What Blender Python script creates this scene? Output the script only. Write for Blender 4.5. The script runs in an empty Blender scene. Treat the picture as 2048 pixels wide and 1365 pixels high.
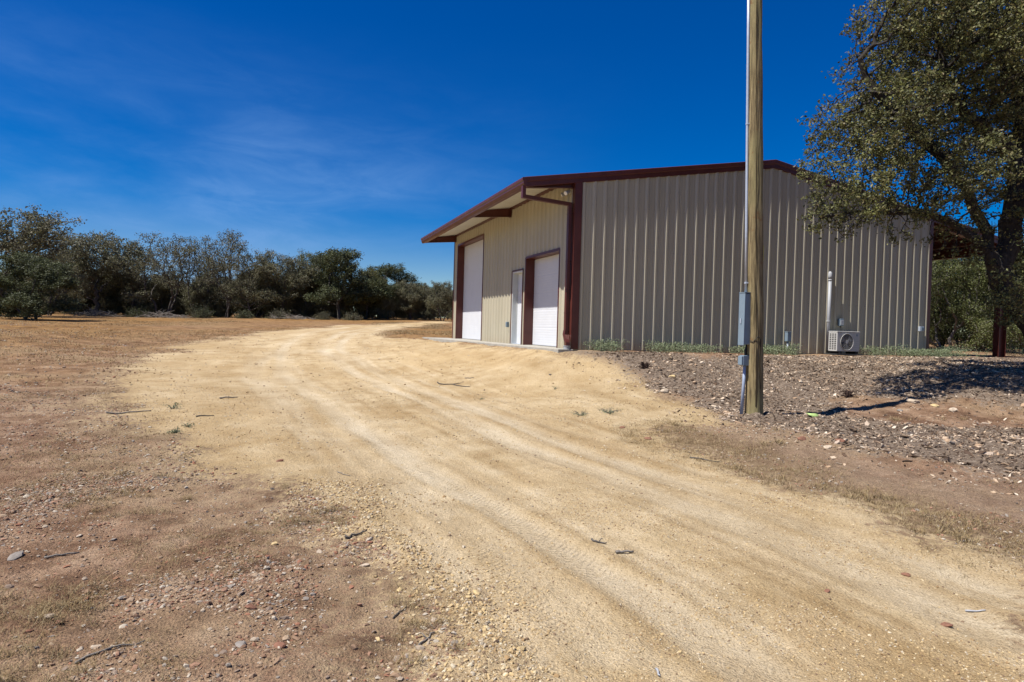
import bpy, math, random
import numpy as np
from mathutils import Matrix, Vector
S = bpy.context.scene
COL = S.collection
R = math.radians
rng = np.random.default_rng(7)
random.seed(7)

# ------------------------------------------------------------ camera
EYE = 1.6
cam = bpy.data.cameras.new('camera')
cam.sensor_width = 36.0
cam.lens = 36.0 * 1322.65 / 2048
cam.clip_start = 0.05
cam.clip_end = 3000
cam_o = bpy.data.objects.new('camera', cam)
COL.objects.link(cam_o)
cam_o.matrix_world = Matrix.Translation((0, 0, EYE)) @ Matrix.Rotation(math.pi / 2 - .0181, 4, 'X') @ Matrix.Rotation(.0283, 4, 'Z')
S.camera = cam_o

# ------------------------------------------------------------ sky and sun
SUN_EL, SUN_AZ = R(60), R(22.6)        # the light travels towards SUN_AZ (from +X)
ld = Vector((math.cos(SUN_AZ) * math.cos(SUN_EL), math.sin(SUN_AZ) * math.cos(SUN_EL), -math.sin(SUN_EL)))
sun = bpy.data.lights.new('sun', 'SUN')
sun.energy = 5.0
sun.angle = R(.5)
sun.color = (1, .955, .89)
sun_o = bpy.data.objects.new('sun', sun)
sun_o.rotation_euler = ld.to_track_quat('-Z', 'Y').to_euler()
COL.objects.link(sun_o)

W = bpy.data.worlds.new('World')
S.world = W
W.use_nodes = True
nt = W.node_tree
nt.nodes.clear()
def N(t, kind, **kw):
    n = t.nodes.new(kind)
    for k, v in kw.items():
        setattr(n, k, v)
    return n
wo = N(nt, 'ShaderNodeOutputWorld')
bg = N(nt, 'ShaderNodeBackground')
bg.inputs['Strength'].default_value = .052
sky = N(nt, 'ShaderNodeTexSky', sky_type='NISHITA', sun_disc=False, sun_elevation=SUN_EL,
        sun_rotation=math.atan2(-ld.x, -ld.y), altitude=400, air_density=1.0, dust_density=.25, ozone_density=4.0)
hs = N(nt, 'ShaderNodeHueSaturation')
hs.inputs['Saturation'].default_value = 1.7
hs.inputs['Hue'].default_value = .518
hs.inputs['Value'].default_value = 1.2
nt.links.new(sky.outputs[0], hs.inputs['Color'])
# thin cirrus low in the left half of the sky
tc = N(nt, 'ShaderNodeTexCoord')
mp = N(nt, 'ShaderNodeMapping')
mp.inputs['Scale'].default_value = (2.0, 2.0, 6.5)
mp.inputs['Rotation'].default_value = (0, R(14), 0)
nt.links.new(tc.outputs['Generated'], mp.inputs[0])
no = N(nt, 'ShaderNodeTexNoise')
no.inputs['Scale'].default_value = 1.15
no.inputs['Detail'].default_value = 6
no.inputs['Roughness'].default_value = .55
no.inputs['Distortion'].default_value = .15
nt.links.new(mp.outputs[0], no.inputs['Vector'])
mr = N(nt, 'ShaderNodeMapRange', interpolation_type='SMOOTHSTEP')
mr.inputs['From Min'].default_value = .25
mr.inputs['From Max'].default_value = .85
nt.links.new(no.outputs['Fac'], mr.inputs['Value'])
sx = N(nt, 'ShaderNodeSeparateXYZ')
nt.links.new(tc.outputs['Generated'], sx.inputs[0])
def wr(src, a, b):
    m = N(nt, 'ShaderNodeMapRange', interpolation_type='SMOOTHSTEP')
    m.inputs['From Min'].default_value = a
    m.inputs['From Max'].default_value = b
    nt.links.new(src, m.inputs['Value'])
    return m.outputs[0]
def mul(a, b):
    m = N(nt, 'ShaderNodeMath', operation='MULTIPLY')
    nt.links.new(a, m.inputs[0])
    if isinstance(b, float): m.inputs[1].default_value = b
    else: nt.links.new(b, m.inputs[1])
    return m.outputs[0]
mp2 = N(nt, 'ShaderNodeMapping')
mp2.inputs['Scale'].default_value = (2.2, 1.2, 7.5)
mp2.inputs['Rotation'].default_value = (R(10), R(20), R(25))
nt.links.new(tc.outputs['Generated'], mp2.inputs[0])
n2 = N(nt, 'ShaderNodeTexNoise')
n2.inputs['Scale'].default_value = 3.2
n2.inputs['Detail'].default_value = 8
n2.inputs['Roughness'].default_value = .62
n2.inputs['Distortion'].default_value = .7
nt.links.new(mp2.outputs[0], n2.inputs['Vector'])
mr2 = N(nt, 'ShaderNodeMapRange', interpolation_type='SMOOTHSTEP')
mr2.inputs['From Min'].default_value = .3
mr2.inputs['From Max'].default_value = .75
mr2.inputs['To Min'].default_value = .62
mr2.inputs['To Max'].default_value = 1.5
nt.links.new(n2.outputs['Fac'], mr2.inputs['Value'])
cl = mul(mul(mul(mul(mr.outputs[0], mr2.outputs[0]), wr(sx.outputs['X'], .25, -.5)), wr(sx.outputs['Z'], .42, .06)), .8)
mx = N(nt, 'ShaderNodeMix', data_type='RGBA')
nt.links.new(cl, mx.inputs['Factor'])
nt.links.new(hs.outputs[0], mx.inputs[6])
mx.inputs[7].default_value = (2.6, 5.0, 9.6, 1)
nt.links.new(mx.outputs[2], bg.inputs['Color'])
nt.links.new(bg.outputs[0], wo.inputs[0])

S.render.engine = 'CYCLES'
S.view_settings.view_transform = 'Standard'
S.view_settings.look = 'None'
S.view_settings.gamma = 1
S.view_settings.exposure = .68
S.cycles.max_bounces = 6
S.cycles.transparent_max_bounces = 8

# ------------------------------------------------------------ survey data (metres): terrain heights, ground areas, plants
TP=[(-2.19,2.85,0.00),(-1.12,2.91,0.00),(0.04,2.97,0.00),(1.38,3.04,0.00),(2.43,3.06,0.02),(-3.44,4.47,0.00),(-1.45,4.64,0.00),(0.32,4.73,0.02),(2.14,4.80,0.05),(3.82,4.85,0.08),(-5.43,7.04,0.05),(-2.90,7.40,0.05),(-0.68,7.67,0.06),(1.63,7.60,0.08),(4.01,7.74,0.12),(6.04,7.73,0.18),(-8.68,11.23,0.15),(-5.66,12.04,0.15),(-2.12,12.69,0.18),(0.62,10.18,0.14),(2.12,9.95,0.14),(-13.35,17.25,0.42),(-9.57,16.37,0.32),(-7.05,17.85,0.30),(-3.04,18.07,0.40),(-16.25,20.98,0.80),(-13.66,24.95,0.62),(-9.30,23.50,0.60),(-5.88,24.04,0.68),(-2.55,19.52,0.62),(-20.56,26.54,1.15),(-19.67,31.55,1.20),(-16.82,35.62,1.22),(-12.77,35.60,1.20),(-7.32,29.84,1.18),(-4.68,27.61,1.02),(1.62,11.90,0.28),(1.41,14.58,0.52),(-0.25,15.27,0.42),(-0.31,18.09,0.75),(-1.92,20.59,0.90),(-2.66,24.46,0.98),(-0.35,19.78,1.03),(0.49,17.88,1.04),(0.94,16.22,1.02),(4.07,11.00,0.22),(3.62,12.58,0.24),(4.86,11.05,0.26),(6.91,11.70,0.32),(9.13,11.72,0.38),(3.47,8.46,0.15),(5.71,9.06,0.24),(5.33,14.73,0.62),(7.42,14.46,0.70),(8.82,13.28,0.78),(9.71,12.51,0.82),(2.95,15.65,1.09),(4.84,16.31,1.09),(6.73,16.97,1.09),(8.61,17.63,1.09),(10.50,18.29,1.09),(12.39,18.95,1.09),(14.28,19.62,1.09),(17.11,20.61,1.09),(20.88,21.93,1.09),(1.51,16.73,1.11),(5.29,18.06,1.11),(9.06,19.38,1.11),(12.84,20.70,1.11),(16.61,22.02,1.11),(22.27,24.01,1.11),(-0.47,22.40,1.11),(5.19,24.38,1.11),(10.85,26.36,1.11),(16.52,28.35,1.11),(24.07,30.99,1.11),(-2.62,28.53,1.11),(3.04,30.51,1.11),(8.70,32.50,1.11),(16.25,35.14,1.11),(-3.75,28.13,1.06),(-2.01,23.45,1.06),(0.19,18.39,1.06),(-40.00,40.00,1.40),(-20.00,58.00,2.00),(-30.00,58.00,1.75),(-7.00,62.00,2.25),(-14.00,60.00,2.10),(-9.00,80.00,2.60),(10.00,60.00,1.90),(30.00,50.00,1.40),(60.00,60.00,1.50),(60.00,20.00,1.00),(40.00,0.00,0.40),(0.00,-10.00,0.00),(20.00,-10.00,0.10),(-30.00,-10.00,0.10),(-40.00,15.00,0.70),(-9.00,50.00,1.80),(-3.00,45.00,1.55),(-70.00,90.00,2.20),(0.00,140.00,3.50),(80.00,140.00,3.00),(-90.00,20.00,1.20),(-6.50,100.00,3.00)]
POLY={'road':[(-0.19,2.48),(-0.24,2.96),(-0.42,3.52),(-0.84,4.38),(-1.32,5.35),(-1.77,5.9),(-2.52,6.45),(-3.27,6.99),(-3.69,8.0),(-5.01,9.2),(-6.15,10.02),(-7.2,11.66),(-9.12,15.41),(-11.32,21.58),(-12.34,27.01),(-11.64,29.38),(-11.73,33.41),(-11.41,39.24),(-10.81,44.02),(-8.5,49.99),(-6.28,59.3),(-5.47,57.93),(-6.04,51.6),(-7.03,41.41),(-6.34,31.11),(-5.42,28.2),(-3.61,27.46),(-0.36,20.11),(1.44,16.3),(2.2,15.54),(2.69,14.63),(3.1,13.26),(3.56,11.77),(3.31,10.39),(2.21,10.41),(1.81,9.52),(2.35,7.51),(2.82,6.36),(3.09,5.94),(3.13,5.24),(3.34,4.69),(3.48,4.41),(3.66,3.72),(2.55,2.57)],
'mulch':[(1.45,16.41),(2.25,15.49),(2.7,14.68),(3.12,13.33),(3.88,12.2),(3.71,10.63),(3.97,10.27),(4.31,9.47),(4.32,8.35),(4.58,7.71),(5.43,6.94),(6.32,6.48),(12.95,13.4),(27.51,28.5),(17.12,22.09),(9.37,18.31),(4.69,16.47),(2.15,16.09)],
'patch':[(6.16,12.92),(6.98,13.19),(7.87,12.54),(9.21,11.84),(10.47,10.8),(9.52,9.81),(8.05,10.32),(6.64,10.55),(5.88,11.42)],
'pink':[(3.31,10.39),(4.1,10.61),(4.26,9.67),(4.32,8.35),(4.65,7.83),(5.51,7.04),(6.32,6.48),(3.54,3.6),(3.52,4.46),(3.38,4.74),(3.17,5.3),(3.14,6.03),(2.87,6.97),(2.68,8.81)],
'grassband':[(1.83,9.59),(2.52,10.35),(2.79,9.16),(3.37,8.2),(3.52,6.79),(3.84,6.06),(4.2,5.34),(4.58,4.68),(3.66,3.72),(3.52,4.46),(3.38,4.74),(3.17,5.3),(3.14,6.03),(2.87,6.46),(2.39,7.64)],
'farpatch':[(-6.14,30.16),(-6.84,38.6),(-6.22,47.05),(-4.81,53.06),(-2.65,29.38),(-3.69,28.07),(-5.46,28.44)],
}
TRACK=[[(-10.23,41.69),(-10.08,34.67),(-8.98,26.47),(-7.23,20.42),(-5.34,15.96),(-3.51,12.16),(-1.72,8.76),(-0.75,6.72),(-0.06,5.57),(0.38,4.69),(0.89,3.78),(1.17,3.09)],
[(-8.05,45.34),(-8.89,39.93),(-7.85,28.91),(-7.12,24.87),(-4.71,18.7),(-2.34,13.98),(-0.6,10.06),(0.5,8.07),(1.38,6.38),(1.94,5.25),(2.4,4.26),(2.71,3.42)],
[(-7.14,46.14),(-7.84,37.79),(-7.1,28.12),(-6.56,24.89),(-4.24,19.15),(-1.71,14.01),(-0.16,10.54),(0.86,8.56),(1.72,6.8),(2.41,5.4),(3.14,3.97)],
[(-8.33,23.75),(-7.05,17.83),(-4.32,12.38),(-2.69,9.38),(-1.24,6.89),(-0.47,5.41),(0.13,4.26),(0.49,3.35)],
]
BLOBS=[(5.78,12.60,3.84,0.29),(6.25,12.40,3.91,0.38),(6.80,12.40,4.02,0.38),(7.76,12.60,4.27,0.43),(6.31,12.20,4.43,0.46),(5.93,13.00,4.88,0.49),(6.10,13.00,5.67,0.54),(6.64,13.00,6.75,0.59),(5.69,12.40,3.90,0.30),(7.11,13.20,7.73,0.70),(6.41,13.00,5.00,0.79),(7.05,13.00,6.18,0.88),(7.60,13.00,7.26,1.03),(8.66,13.50,8.41,1.22),(10.00,14.00,9.41,1.59),(6.01,12.60,4.18,0.52),(6.83,12.50,4.70,0.80),(8.08,13.00,5.04,0.93),(8.90,13.00,6.43,1.08),(10.11,13.50,7.54,1.33),(11.29,14.00,6.22,1.59),(8.52,12.60,4.11,0.43),(10.31,13.00,4.33,0.88),(12.38,14.00,7.82,2.43),(12.91,14.00,5.43,1.80),(8.61,15.20,6.51,1.03),(9.94,15.60,8.19,1.42),(11.13,15.50,6.10,1.29),(6.99,11.60,5.71,0.66),(8.24,11.70,4.73,0.62),(8.59,11.60,7.13,0.92),(7.41,12.00,8.09,1.00),(6.22,12.00,3.93,0.41),(7.08,14.20,6.16,0.75),(9.32,12.20,2.68,0.46),(11.44,14.50,3.44,0.66),(7.45,12.40,4.13,0.47),(11.01,14.00,10.37,2.33)]
LIMBS={'trunk':[(11.75,14.00,0.43),(11.37,13.90,1.28),(10.76,13.70,1.94),(10.12,13.50,2.48),(9.73,13.30,3.02)],
'a':[(9.73,13.30,3.02),(9.19,13.10,3.53),(8.45,12.90,3.92),(7.89,12.80,4.08),(7.10,12.60,4.02),(6.29,12.50,3.98),(5.69,12.40,3.85)],
'b':[(9.73,13.30,3.02),(9.99,13.40,3.79),(10.11,13.40,4.70),(9.93,13.30,5.41),(9.32,13.20,5.78),(8.68,13.10,6.21),(8.36,13.00,6.46),(8.19,13.00,7.18)],
'c':[(9.43,13.20,3.25),(9.31,13.30,4.05),(8.98,13.30,4.74),(8.33,13.10,5.27),(7.86,13.00,5.52),(7.36,12.90,5.94),(6.84,12.80,6.39),(6.53,12.80,6.96)],
'd':[(10.11,13.40,4.70),(10.37,13.60,5.76),(10.30,13.70,6.81),(9.78,13.60,7.68),(9.27,13.50,8.32)],
'e':[(10.76,13.70,1.94),(11.04,13.90,2.95),(11.56,14.10,4.46),(11.89,14.20,5.98),(11.92,14.20,7.89)]}
TREES=[(-34.88,45.00,7.07,4.76),(-27.01,37.00,3.35,3.08),(-36.58,52.00,6.34,2.75),(-36.00,57.00,6.97,4.53),(-34.64,60.00,6.73,3.40),(-29.98,57.00,6.78,3.66),(-28.61,60.00,6.85,3.18),(-25.16,58.00,7.18,3.29),(-22.44,57.00,5.74,2.59),(-20.21,58.00,5.45,3.29),(-18.72,61.00,5.64,3.00),(-15.17,58.00,5.72,3.73),(-13.34,60.00,4.21,2.72),(-11.63,62.00,4.76,3.28),(-9.26,60.00,3.37,2.04),(-9.84,85.00,3.80,3.86),(-41.04,62.00,4.63,3.28),(22.55,34.00,4.79,2.83),(26.18,36.00,4.94,2.72),(24.18,31.00,4.88,2.81),]
STICKS=[(-6.13,10.02,-5.67,10.43),(-4.76,10.01,-4.55,10.15),(-1.72,15.47,-0.91,14.72),(-1.10,15.80,-0.88,15.67),(0.78,4.67,0.91,4.69),(0.64,4.94,0.74,4.86),(2.68,3.82,2.77,3.78),(0.73,3.12,0.73,3.04),(-1.18,4.80,-1.04,4.90),(-1.80,6.94,-1.63,6.79),(-0.60,3.55,-0.55,3.69),(-1.95,2.99,-1.76,3.22),(-0.42,3.25,-0.35,3.35),(2.17,7.90,2.47,7.70),(-5.34,12.14,-5.13,12.42),(-3.04,4.33,-2.88,4.44)]
PLANTS=[(-5.47,10.70),(-0.60,13.02),(0.93,13.92),(1.67,11.16),(1.16,10.94),(-4.53,9.29),(-4.45,8.79)]
LEAF=[(5.07,11.05)]
ROOT=[(6.63,12.96),(3.00,14.82),(2.96,14.62)]
PILES=[(-33.68,54.00),(-28.38,54.00),(-17.76,54.00),(-26.65,54.00)]
BUSHES=[(-31.03,54.00),(-25.72,54.00),(-19.39,54.00),(-22.25,54.00),(-13.27,54.00),(-31.91,42.00),(-15.72,54.00)]
ROCKS=[
(-3.24,4.34,0.055,3,'large flat grey stone near the left edge of the photo'),
(-2.32,3.42,0.034,2,'flat rusty red stone at lower left beside a pale elongated stone'),
(-2.39,3.45,0.034,1,'pale elongated stone touching the rusty red stone at lower left'),
(-1.09,3.21,0.045,2,'broken rusty red stone close to the bottom edge'),
(-1.40,3.62,0.038,2,'dull red stone in the middle of the lower left field'),
(-1.28,3.20,0.032,3,'small blue grey stone by the bottom edge of the brown field'),
(-2.14,4.43,0.022,1,'tiny white stone standing out in the left field'),
(-0.92,4.31,0.036,1,'white flat stone in the grass beside the road gravel'),
(-1.65,4.69,0.032,4,'yellow stone alone among the dry grass of the left field'),
(-0.62,3.88,0.038,4,'tan angular stone on the gravel edge of the road'),
(-4.01,5.77,0.034,3,'dark grey stone farthest to the upper left of the field'),
(-1.95,3.14,0.030,1,'buff stone near the bottom left corner'),
(-2.54,7.32,0.050,2,'reddish stone where the sand shoulder meets the brown field'),
(2.64,4.33,0.032,2,'brown stone at the right side of the road near the grass band'),
(2.44,3.63,0.034,2,'rust brown stone with a sharp tip at the lower right of the road'),
(1.98,4.04,0.024,2,'narrow brown stone lying on the lower right half of the road'),
(-0.17,3.93,0.030,4,'rounded tan stone on the road just right of its gravel edge'),
(0.09,3.24,0.030,4,'dark edged tan stone near the bottom centre of the road'),
(4.02,9.05,0.075,2,'rusty stone below the chip slope, nearest the pole'),
(4.45,8.87,0.070,2,'orange red stone at the lower edge of the chip slope'),
(4.14,8.58,0.060,1,'white stone between two rusty stones at the lower edge of the chip slope'),
(7.52,12.34,0.130,1,'large pale slab at the left end of the bare dirt patch'),
(7.74,12.04,0.100,4,'thin tan slab in the middle of the bare dirt patch'),
(7.84,11.70,0.100,1,'pale block at the right part of the bare dirt patch'),
(6.99,11.84,0.070,3,'small grey slab lowest on the bare dirt patch'),
(3.14,13.43,0.120,1,'long pale rock at the left foot of the chip slope'),
(3.83,12.35,0.120,1,'pale rock at the foot of the chip slope left of the pole'),
(3.48,14.23,0.090,4,'tan rock higher on the left end of the chip slope'),
(-3.48,14.30,0.050,4,'pale stone in the middle of the road before the bend'),
(0.88,14.99,0.060,3,'grey stone on the sandy slope in front of the small overhead door'),
(1.92,9.15,0.055,2,'brown stone on the sand left of the grass band'),
(1.71,9.97,0.060,2,'rust coloured stone on the sandy shoulder by the spreading plant')]
TWIGS=[(8.32,12.70,3.64,0.48),(9.05,12.90,3.50,0.54),(7.25,12.50,3.72,0.33),(6.16,12.40,3.68,0.28),(9.81,13.20,2.26,0.40)]

# ------------------------------------------------------------ helpers
def tag(o, label=None, cat=None, group=None, kind=None):
    if label: o['label'] = label
    if cat: o['category'] = cat
    if group: o['group'] = group
    if kind: o['kind'] = kind
    return o

def empty(name, loc=(0, 0, 0), rz=0, **kw):
    o = bpy.data.objects.new(name, None)
    o.empty_display_size = .2
    COL.objects.link(o)
    o.location = loc
    o.rotation_euler = (0, 0, rz)
    return tag(o, **kw)

def link(name, me, mat, parent=None, **kw):
    o = bpy.data.objects.new(name, me)
    if mat is not None and len(me.materials) == 0:
        for m in (mat if isinstance(mat, (list, tuple)) else [mat]):
            me.materials.append(m)
    COL.objects.link(o)
    if parent is not None: o.parent = parent
    return tag(o, **kw)

def poly_mesh(name, V, F, smooth=False):
    """V (n,3); F (m,k) with constant k"""
    V = np.asarray(V, np.float32); F = np.asarray(F, np.int32)
    me = bpy.data.meshes.new(name)
    me.vertices.add(len(V)); me.vertices.foreach_set('co', V.ravel())
    k = F.shape[1]
    me.loops.add(F.size); me.loops.foreach_set('vertex_index', F.ravel())
    me.polygons.add(len(F))
    me.polygons.foreach_set('loop_start', np.arange(0, F.size, k, dtype=np.int32))
    me.polygons.foreach_set('loop_total', np.full(len(F), k, np.int32))
    me.update(calc_edges=True)
    me.polygons.foreach_set('use_smooth', np.full(len(F), smooth))
    return me

class MB:
    def __init__(s): s.v = []; s.f = []
    def add(s, vs, fs):
        n = len(s.v); s.v += [tuple(v) for v in vs]; s.f += [tuple(i + n for i in f) for f in fs]; return s
    def box(s, a, b):
        (x0, y0, z0), (x1, y1, z1) = a, b
        return s.add([(x0,y0,z0),(x1,y0,z0),(x1,y1,z0),(x0,y1,z0),(x0,y0,z1),(x1,y0,z1),(x1,y1,z1),(x0,y1,z1)],
              [(3,2,1,0),(4,5,6,7),(0,1,5,4),(1,2,6,5),(2,3,7,6),(3,0,4,7)])
    def prism(s, poly, p0, p1, ax):
        """closed 2D outline extruded; ax maps (a,b,t)->xyz"""
        n = len(poly)
        s.add([ax(a, b, p0) for a, b in poly] + [ax(a, b, p1) for a, b in poly],
              [tuple(range(n))[::-1], tuple(range(n, 2*n))] + [(i, (i+1) % n, (i+1) % n + n, i + n) for i in range(n)])
        return s
    def tube(s, pts, r, k=10, caps=True):
        pts = [Vector(p) for p in pts]
        rs = r if isinstance(r, (list, tuple)) else [r] * len(pts)
        base = len(s.v); ref = None
        for i, p in enumerate(pts):
            d = (pts[min(i+1, len(pts)-1)] - pts[max(i-1, 0)]).normalized()
            if ref is None: ref = Vector((0, 0, 1)) if abs(d.z) < .9 else Vector((0, 1, 0))
            u = d.cross(ref).normalized(); w = d.cross(u).normalized(); ref = u.cross(d) if False else ref
            for j in range(k):
                a = 2 * math.pi * j / k
                s.v.append(tuple(p + u * math.cos(a) * rs[i] + w * math.sin(a) * rs[i]))
        for i in range(len(pts) - 1):
            for j in range(k):
                a = base + i*k + j; b = base + i*k + (j+1) % k
                s.f.append((a, b, b + k, a + k))
        if caps:
            s.f.append(tuple(base + j for j in range(k))[::-1]); s.f.append(tuple(base + (len(pts)-1)*k + j for j in range(k)))
        return s
    def build(s, name, mat, parent=None, smooth=False, bevel=0, **kw):
        me = bpy.data.meshes.new(name)
        me.from_pydata(s.v, [], s.f); me.update()
        if smooth: me.polygons.foreach_set('use_smooth', [True] * len(me.polygons))
        o = link(name, me, mat, parent, **kw)
        if bevel:
            m = o.modifiers.new('bevel', 'BEVEL'); m.width = bevel; m.segments = 2; m.limit_method = 'ANGLE'
        return o

# ------------------------------------------------------------ noise for geometry
_tab = np.random.default_rng(3).random(65536)
def vnoise(x, y, seed=0):
    xi = np.floor(x).astype(np.int64); yi = np.floor(y).astype(np.int64)
    fx = x - xi; fy = y - yi
    fx = fx*fx*(3-2*fx); fy = fy*fy*(3-2*fy)
    h = lambda a, b: _tab[((a * 73856093) ^ (b * 19349663) ^ (seed * 83492791)) & 65535]
    return (h(xi, yi)*(1-fx) + h(xi+1, yi)*fx)*(1-fy) + (h(xi, yi+1)*(1-fx) + h(xi+1, yi+1)*fx)*fy
def fbm(x, y, sc, octs=4, seed=0, rough=.5):
    s = 0; a = 1; t = 0
    for i in range(octs):
        s = s + a * (vnoise(x / sc, y / sc, seed + i) - .5); t += a; a *= rough; sc = sc / 2.1
    return s / t * 2

# ------------------------------------------------------------ terrain
TPA = np.array(TP)
_c = 1.2
_D = np.sqrt(((TPA[:, None, :2] - TPA[None, :, :2])**2).sum(-1) + _c*_c)
_n = len(TPA)
_M = np.zeros((_n+3, _n+3)); _M[:_n, :_n] = _D - np.eye(_n)*.15
_Q = np.c_[np.ones(_n), TPA[:, :2]]; _M[:_n, _n:] = _Q; _M[_n:, :_n] = _Q.T
_w = np.linalg.solve(_M, np.r_[TPA[:, 2], 0, 0, 0])
def base_h(x, y):
    x = np.asarray(x, float); y = np.asarray(y, float)
    o = np.zeros(x.shape).ravel(); xf = x.ravel(); yf = y.ravel()
    # far away the fit is clamped so the land stays level out to the horizon
    r = np.hypot(xf, yf); k = np.where(r > 130, 130 / np.maximum(r, 1), 1)
    xf = xf * k; yf = yf * k
    for i in range(0, len(xf), 20000):
        a = xf[i:i+20000]; b = yf[i:i+20000]
        D = np.sqrt((a[:, None] - TPA[:, 0])**2 + (b[:, None] - TPA[:, 1])**2 + _c*_c)
        o[i:i+20000] = D @ _w[:-3] + _w[-3] + _w[-2]*a + _w[-1]*b
    return o.reshape(x.shape)

YAW = .337
BL = np.array([1.512, 16.7326, EYE - .4632])       # the building's near corner
gx_, gy_ = math.cos(YAW), math.sin(YAW)
def to_loc(x, y):
    dx = x - BL[0]; dy = y - BL[1]
    return dx*gx_ + dy*gy_, -dx*gy_ + dy*gx_
def to_w(g, w, h=0):
    return (BL[0] + g*gx_ - w*gy_, BL[1] + g*gy_ + w*gx_, BL[2] + h)

def sd_poly(x, y, P):
    """signed distance, positive inside"""
    P = np.asarray(P); x = np.asarray(x); sh = x.shape
    x = x.ravel(); y = np.asarray(y).ravel()
    d = np.full(x.shape, 1e9); ins = np.zeros(x.shape, bool)
    for i in range(len(P)):
        ax, ay = P[i]; bx, by = P[(i+1) % len(P)]
        ex, ey = bx-ax, by-ay; L2 = ex*ex + ey*ey + 1e-12
        t = np.clip(((x-ax)*ex + (y-ay)*ey)/L2, 0, 1)
        d = np.minimum(d, np.hypot(x-ax-t*ex, y-ay-t*ey))
        c = ((ay > y) != (by > y)) & (x < (bx-ax)*(y-ay)/((by-ay) if by != ay else 1e-12) + ax)
        ins ^= c
    return np.where(ins, d, -d).reshape(sh)
def d_line(x, y, P):
    d = np.full(np.shape(x), 1e9)
    for i in range(len(P)-1):
        ax, ay = P[i]; bx, by = P[i+1]
        ex, ey = bx-ax, by-ay; L2 = ex*ex + ey*ey
        t = np.clip(((x-ax)*ex + (y-ay)*ey)/L2, 0, 1)
        d = np.minimum(d, np.hypot(x-ax-t*ex, y-ay-t*ey))
    return d
def smooth_line(P, n=3):
    P = np.array(P, float)
    for _ in range(n):
        Q = np.empty((2*len(P)-2, 2)); Q[0::2] = .75*P[:-1] + .25*P[1:]; Q[1::2] = .25*P[:-1] + .75*P[1:]
        P = np.vstack([P[:1], Q, P[-1:]])
    return P
TRK = [smooth_line(t, 2) for t in TRACK]
def offset_line(P, d):
    P = np.array(P); t = np.gradient(P, axis=0); t /= np.linalg.norm(t, axis=1)[:, None]
    return P + np.c_[-t[:, 1], t[:, 0]]*d
RUTS = [(offset_line(TRK[i], d), k) for i, d, k in ((0, .34, .4), (0, -.42, .45), (0, -.9, .3), (1, .38, .45), (1, -.36, .35), (2, .5, .4), (3, -.3, .35), (3, .45, .4), (3, .95, .3), (2, .9, .3))]
def sst(a, b, x):
    t = np.clip((x-a)/(b-a), 0, 1); return t*t*(3-2*t)

def masks(x, y):
    """road, mulch, gravelly pink, track, golden grass, in metres or 0..1"""
    wob = fbm(x, y, 1.6, 3, 11) * .6 + fbm(x, y, .45, 3, 15) * .32
    far = sst(14, 30, y)
    rd = sd_poly(x, y, POLY['road']) + wob * (1 + 1.0*far)
    fp = sd_poly(x, y, POLY['farpatch'])
    rd = np.minimum(rd, -fp)
    mu = sd_poly(x, y, POLY['mulch']) + wob*.8
    pa = sd_poly(x, y, POLY['patch']) + wob
    mu = np.minimum(mu, -pa)
    pk = sd_poly(x, y, POLY['pink']) + wob
    gb = sd_poly(x, y, POLY['grassband']) + wob
    tr = np.zeros(np.shape(x))
    for i, t in enumerate(TRK):
        dd = d_line(x + fbm(x, y, 3, 2, 21)*.12, y, t)
        wd = .17 + .10*fbm(x, y, 2.5, 2, 30+i)
        k = .9 if i < 3 else .55
        tr = np.maximum(tr, k*(1 - sst(wd*.5, wd*1.6, dd))*(.65 + .6*fbm(x, y, 1.8, 3, 40+i)))
    for i, (t, k) in enumerate(RUTS):
        dd = d_line(x + fbm(x, y, 2, 2, 300+i)*.16, y, t)
        tr = np.maximum(tr, k*(1 - sst(.02, .13, dd))*np.clip(.7 + 1.3*fbm(x, y, 1.3, 3, 320+i), 0, 1))
    return rd, mu, pk, gb, np.clip(tr, 0, 1), pa

def micro(x, y, rd, mu, tr):
    r = sst(-.2, .3, rd)
    near = 1 - sst(25, 60, np.hypot(x, y))
    h = fbm(x, y, 2.6, 4, 50)*.045
    h += (1-r)*(fbm(x, y, .5, 4, 60)*.035 + np.abs(fbm(x, y, .22, 3, 66))*.035 + fbm(x, y, .10, 2, 68)*.016)
    h += r*(fbm(x, y, .7, 4, 70, .6)*.018 + fbm(x, y, .16, 3, 75)*.009)
    h -= r*tr*.04
    h += sst(-.1, .4, mu)*(fbm(x, y, .5, 3, 80)*.06)
    h += .035*np.exp(-((rd-.15)/.22)**2)*sst(9, 4, np.hypot(x, y))      # a low windrow of stones along the road edge
    return h*near

def build_axis(segs, lo, hi, grow=1.09):
    a = [segs[0][0]]
    for s, e, st in segs:
        while a[-1] < e - 1e-6: a.append(a[-1] + st)
    st = segs[-1][2]
    while a[-1] < hi: st = min(st*grow, 40); a.append(a[-1] + st)
    st = segs[0][2]; b = []
    c = a[0]
    while c > lo: st = min(st*grow, 40); c -= st; b.append(c)
    return np.array(b[::-1] + a)
XS = build_axis([(-9, -4.5, .11), (-4.5, 5.2, .045), (5.2, 12, .085)], -900, 900)
YS = build_axis([(1.6, 8, .045), (8, 19, .09)], -60, 1100, 1.05)
GX, GY = np.meshgrid(XS, YS)

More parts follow.
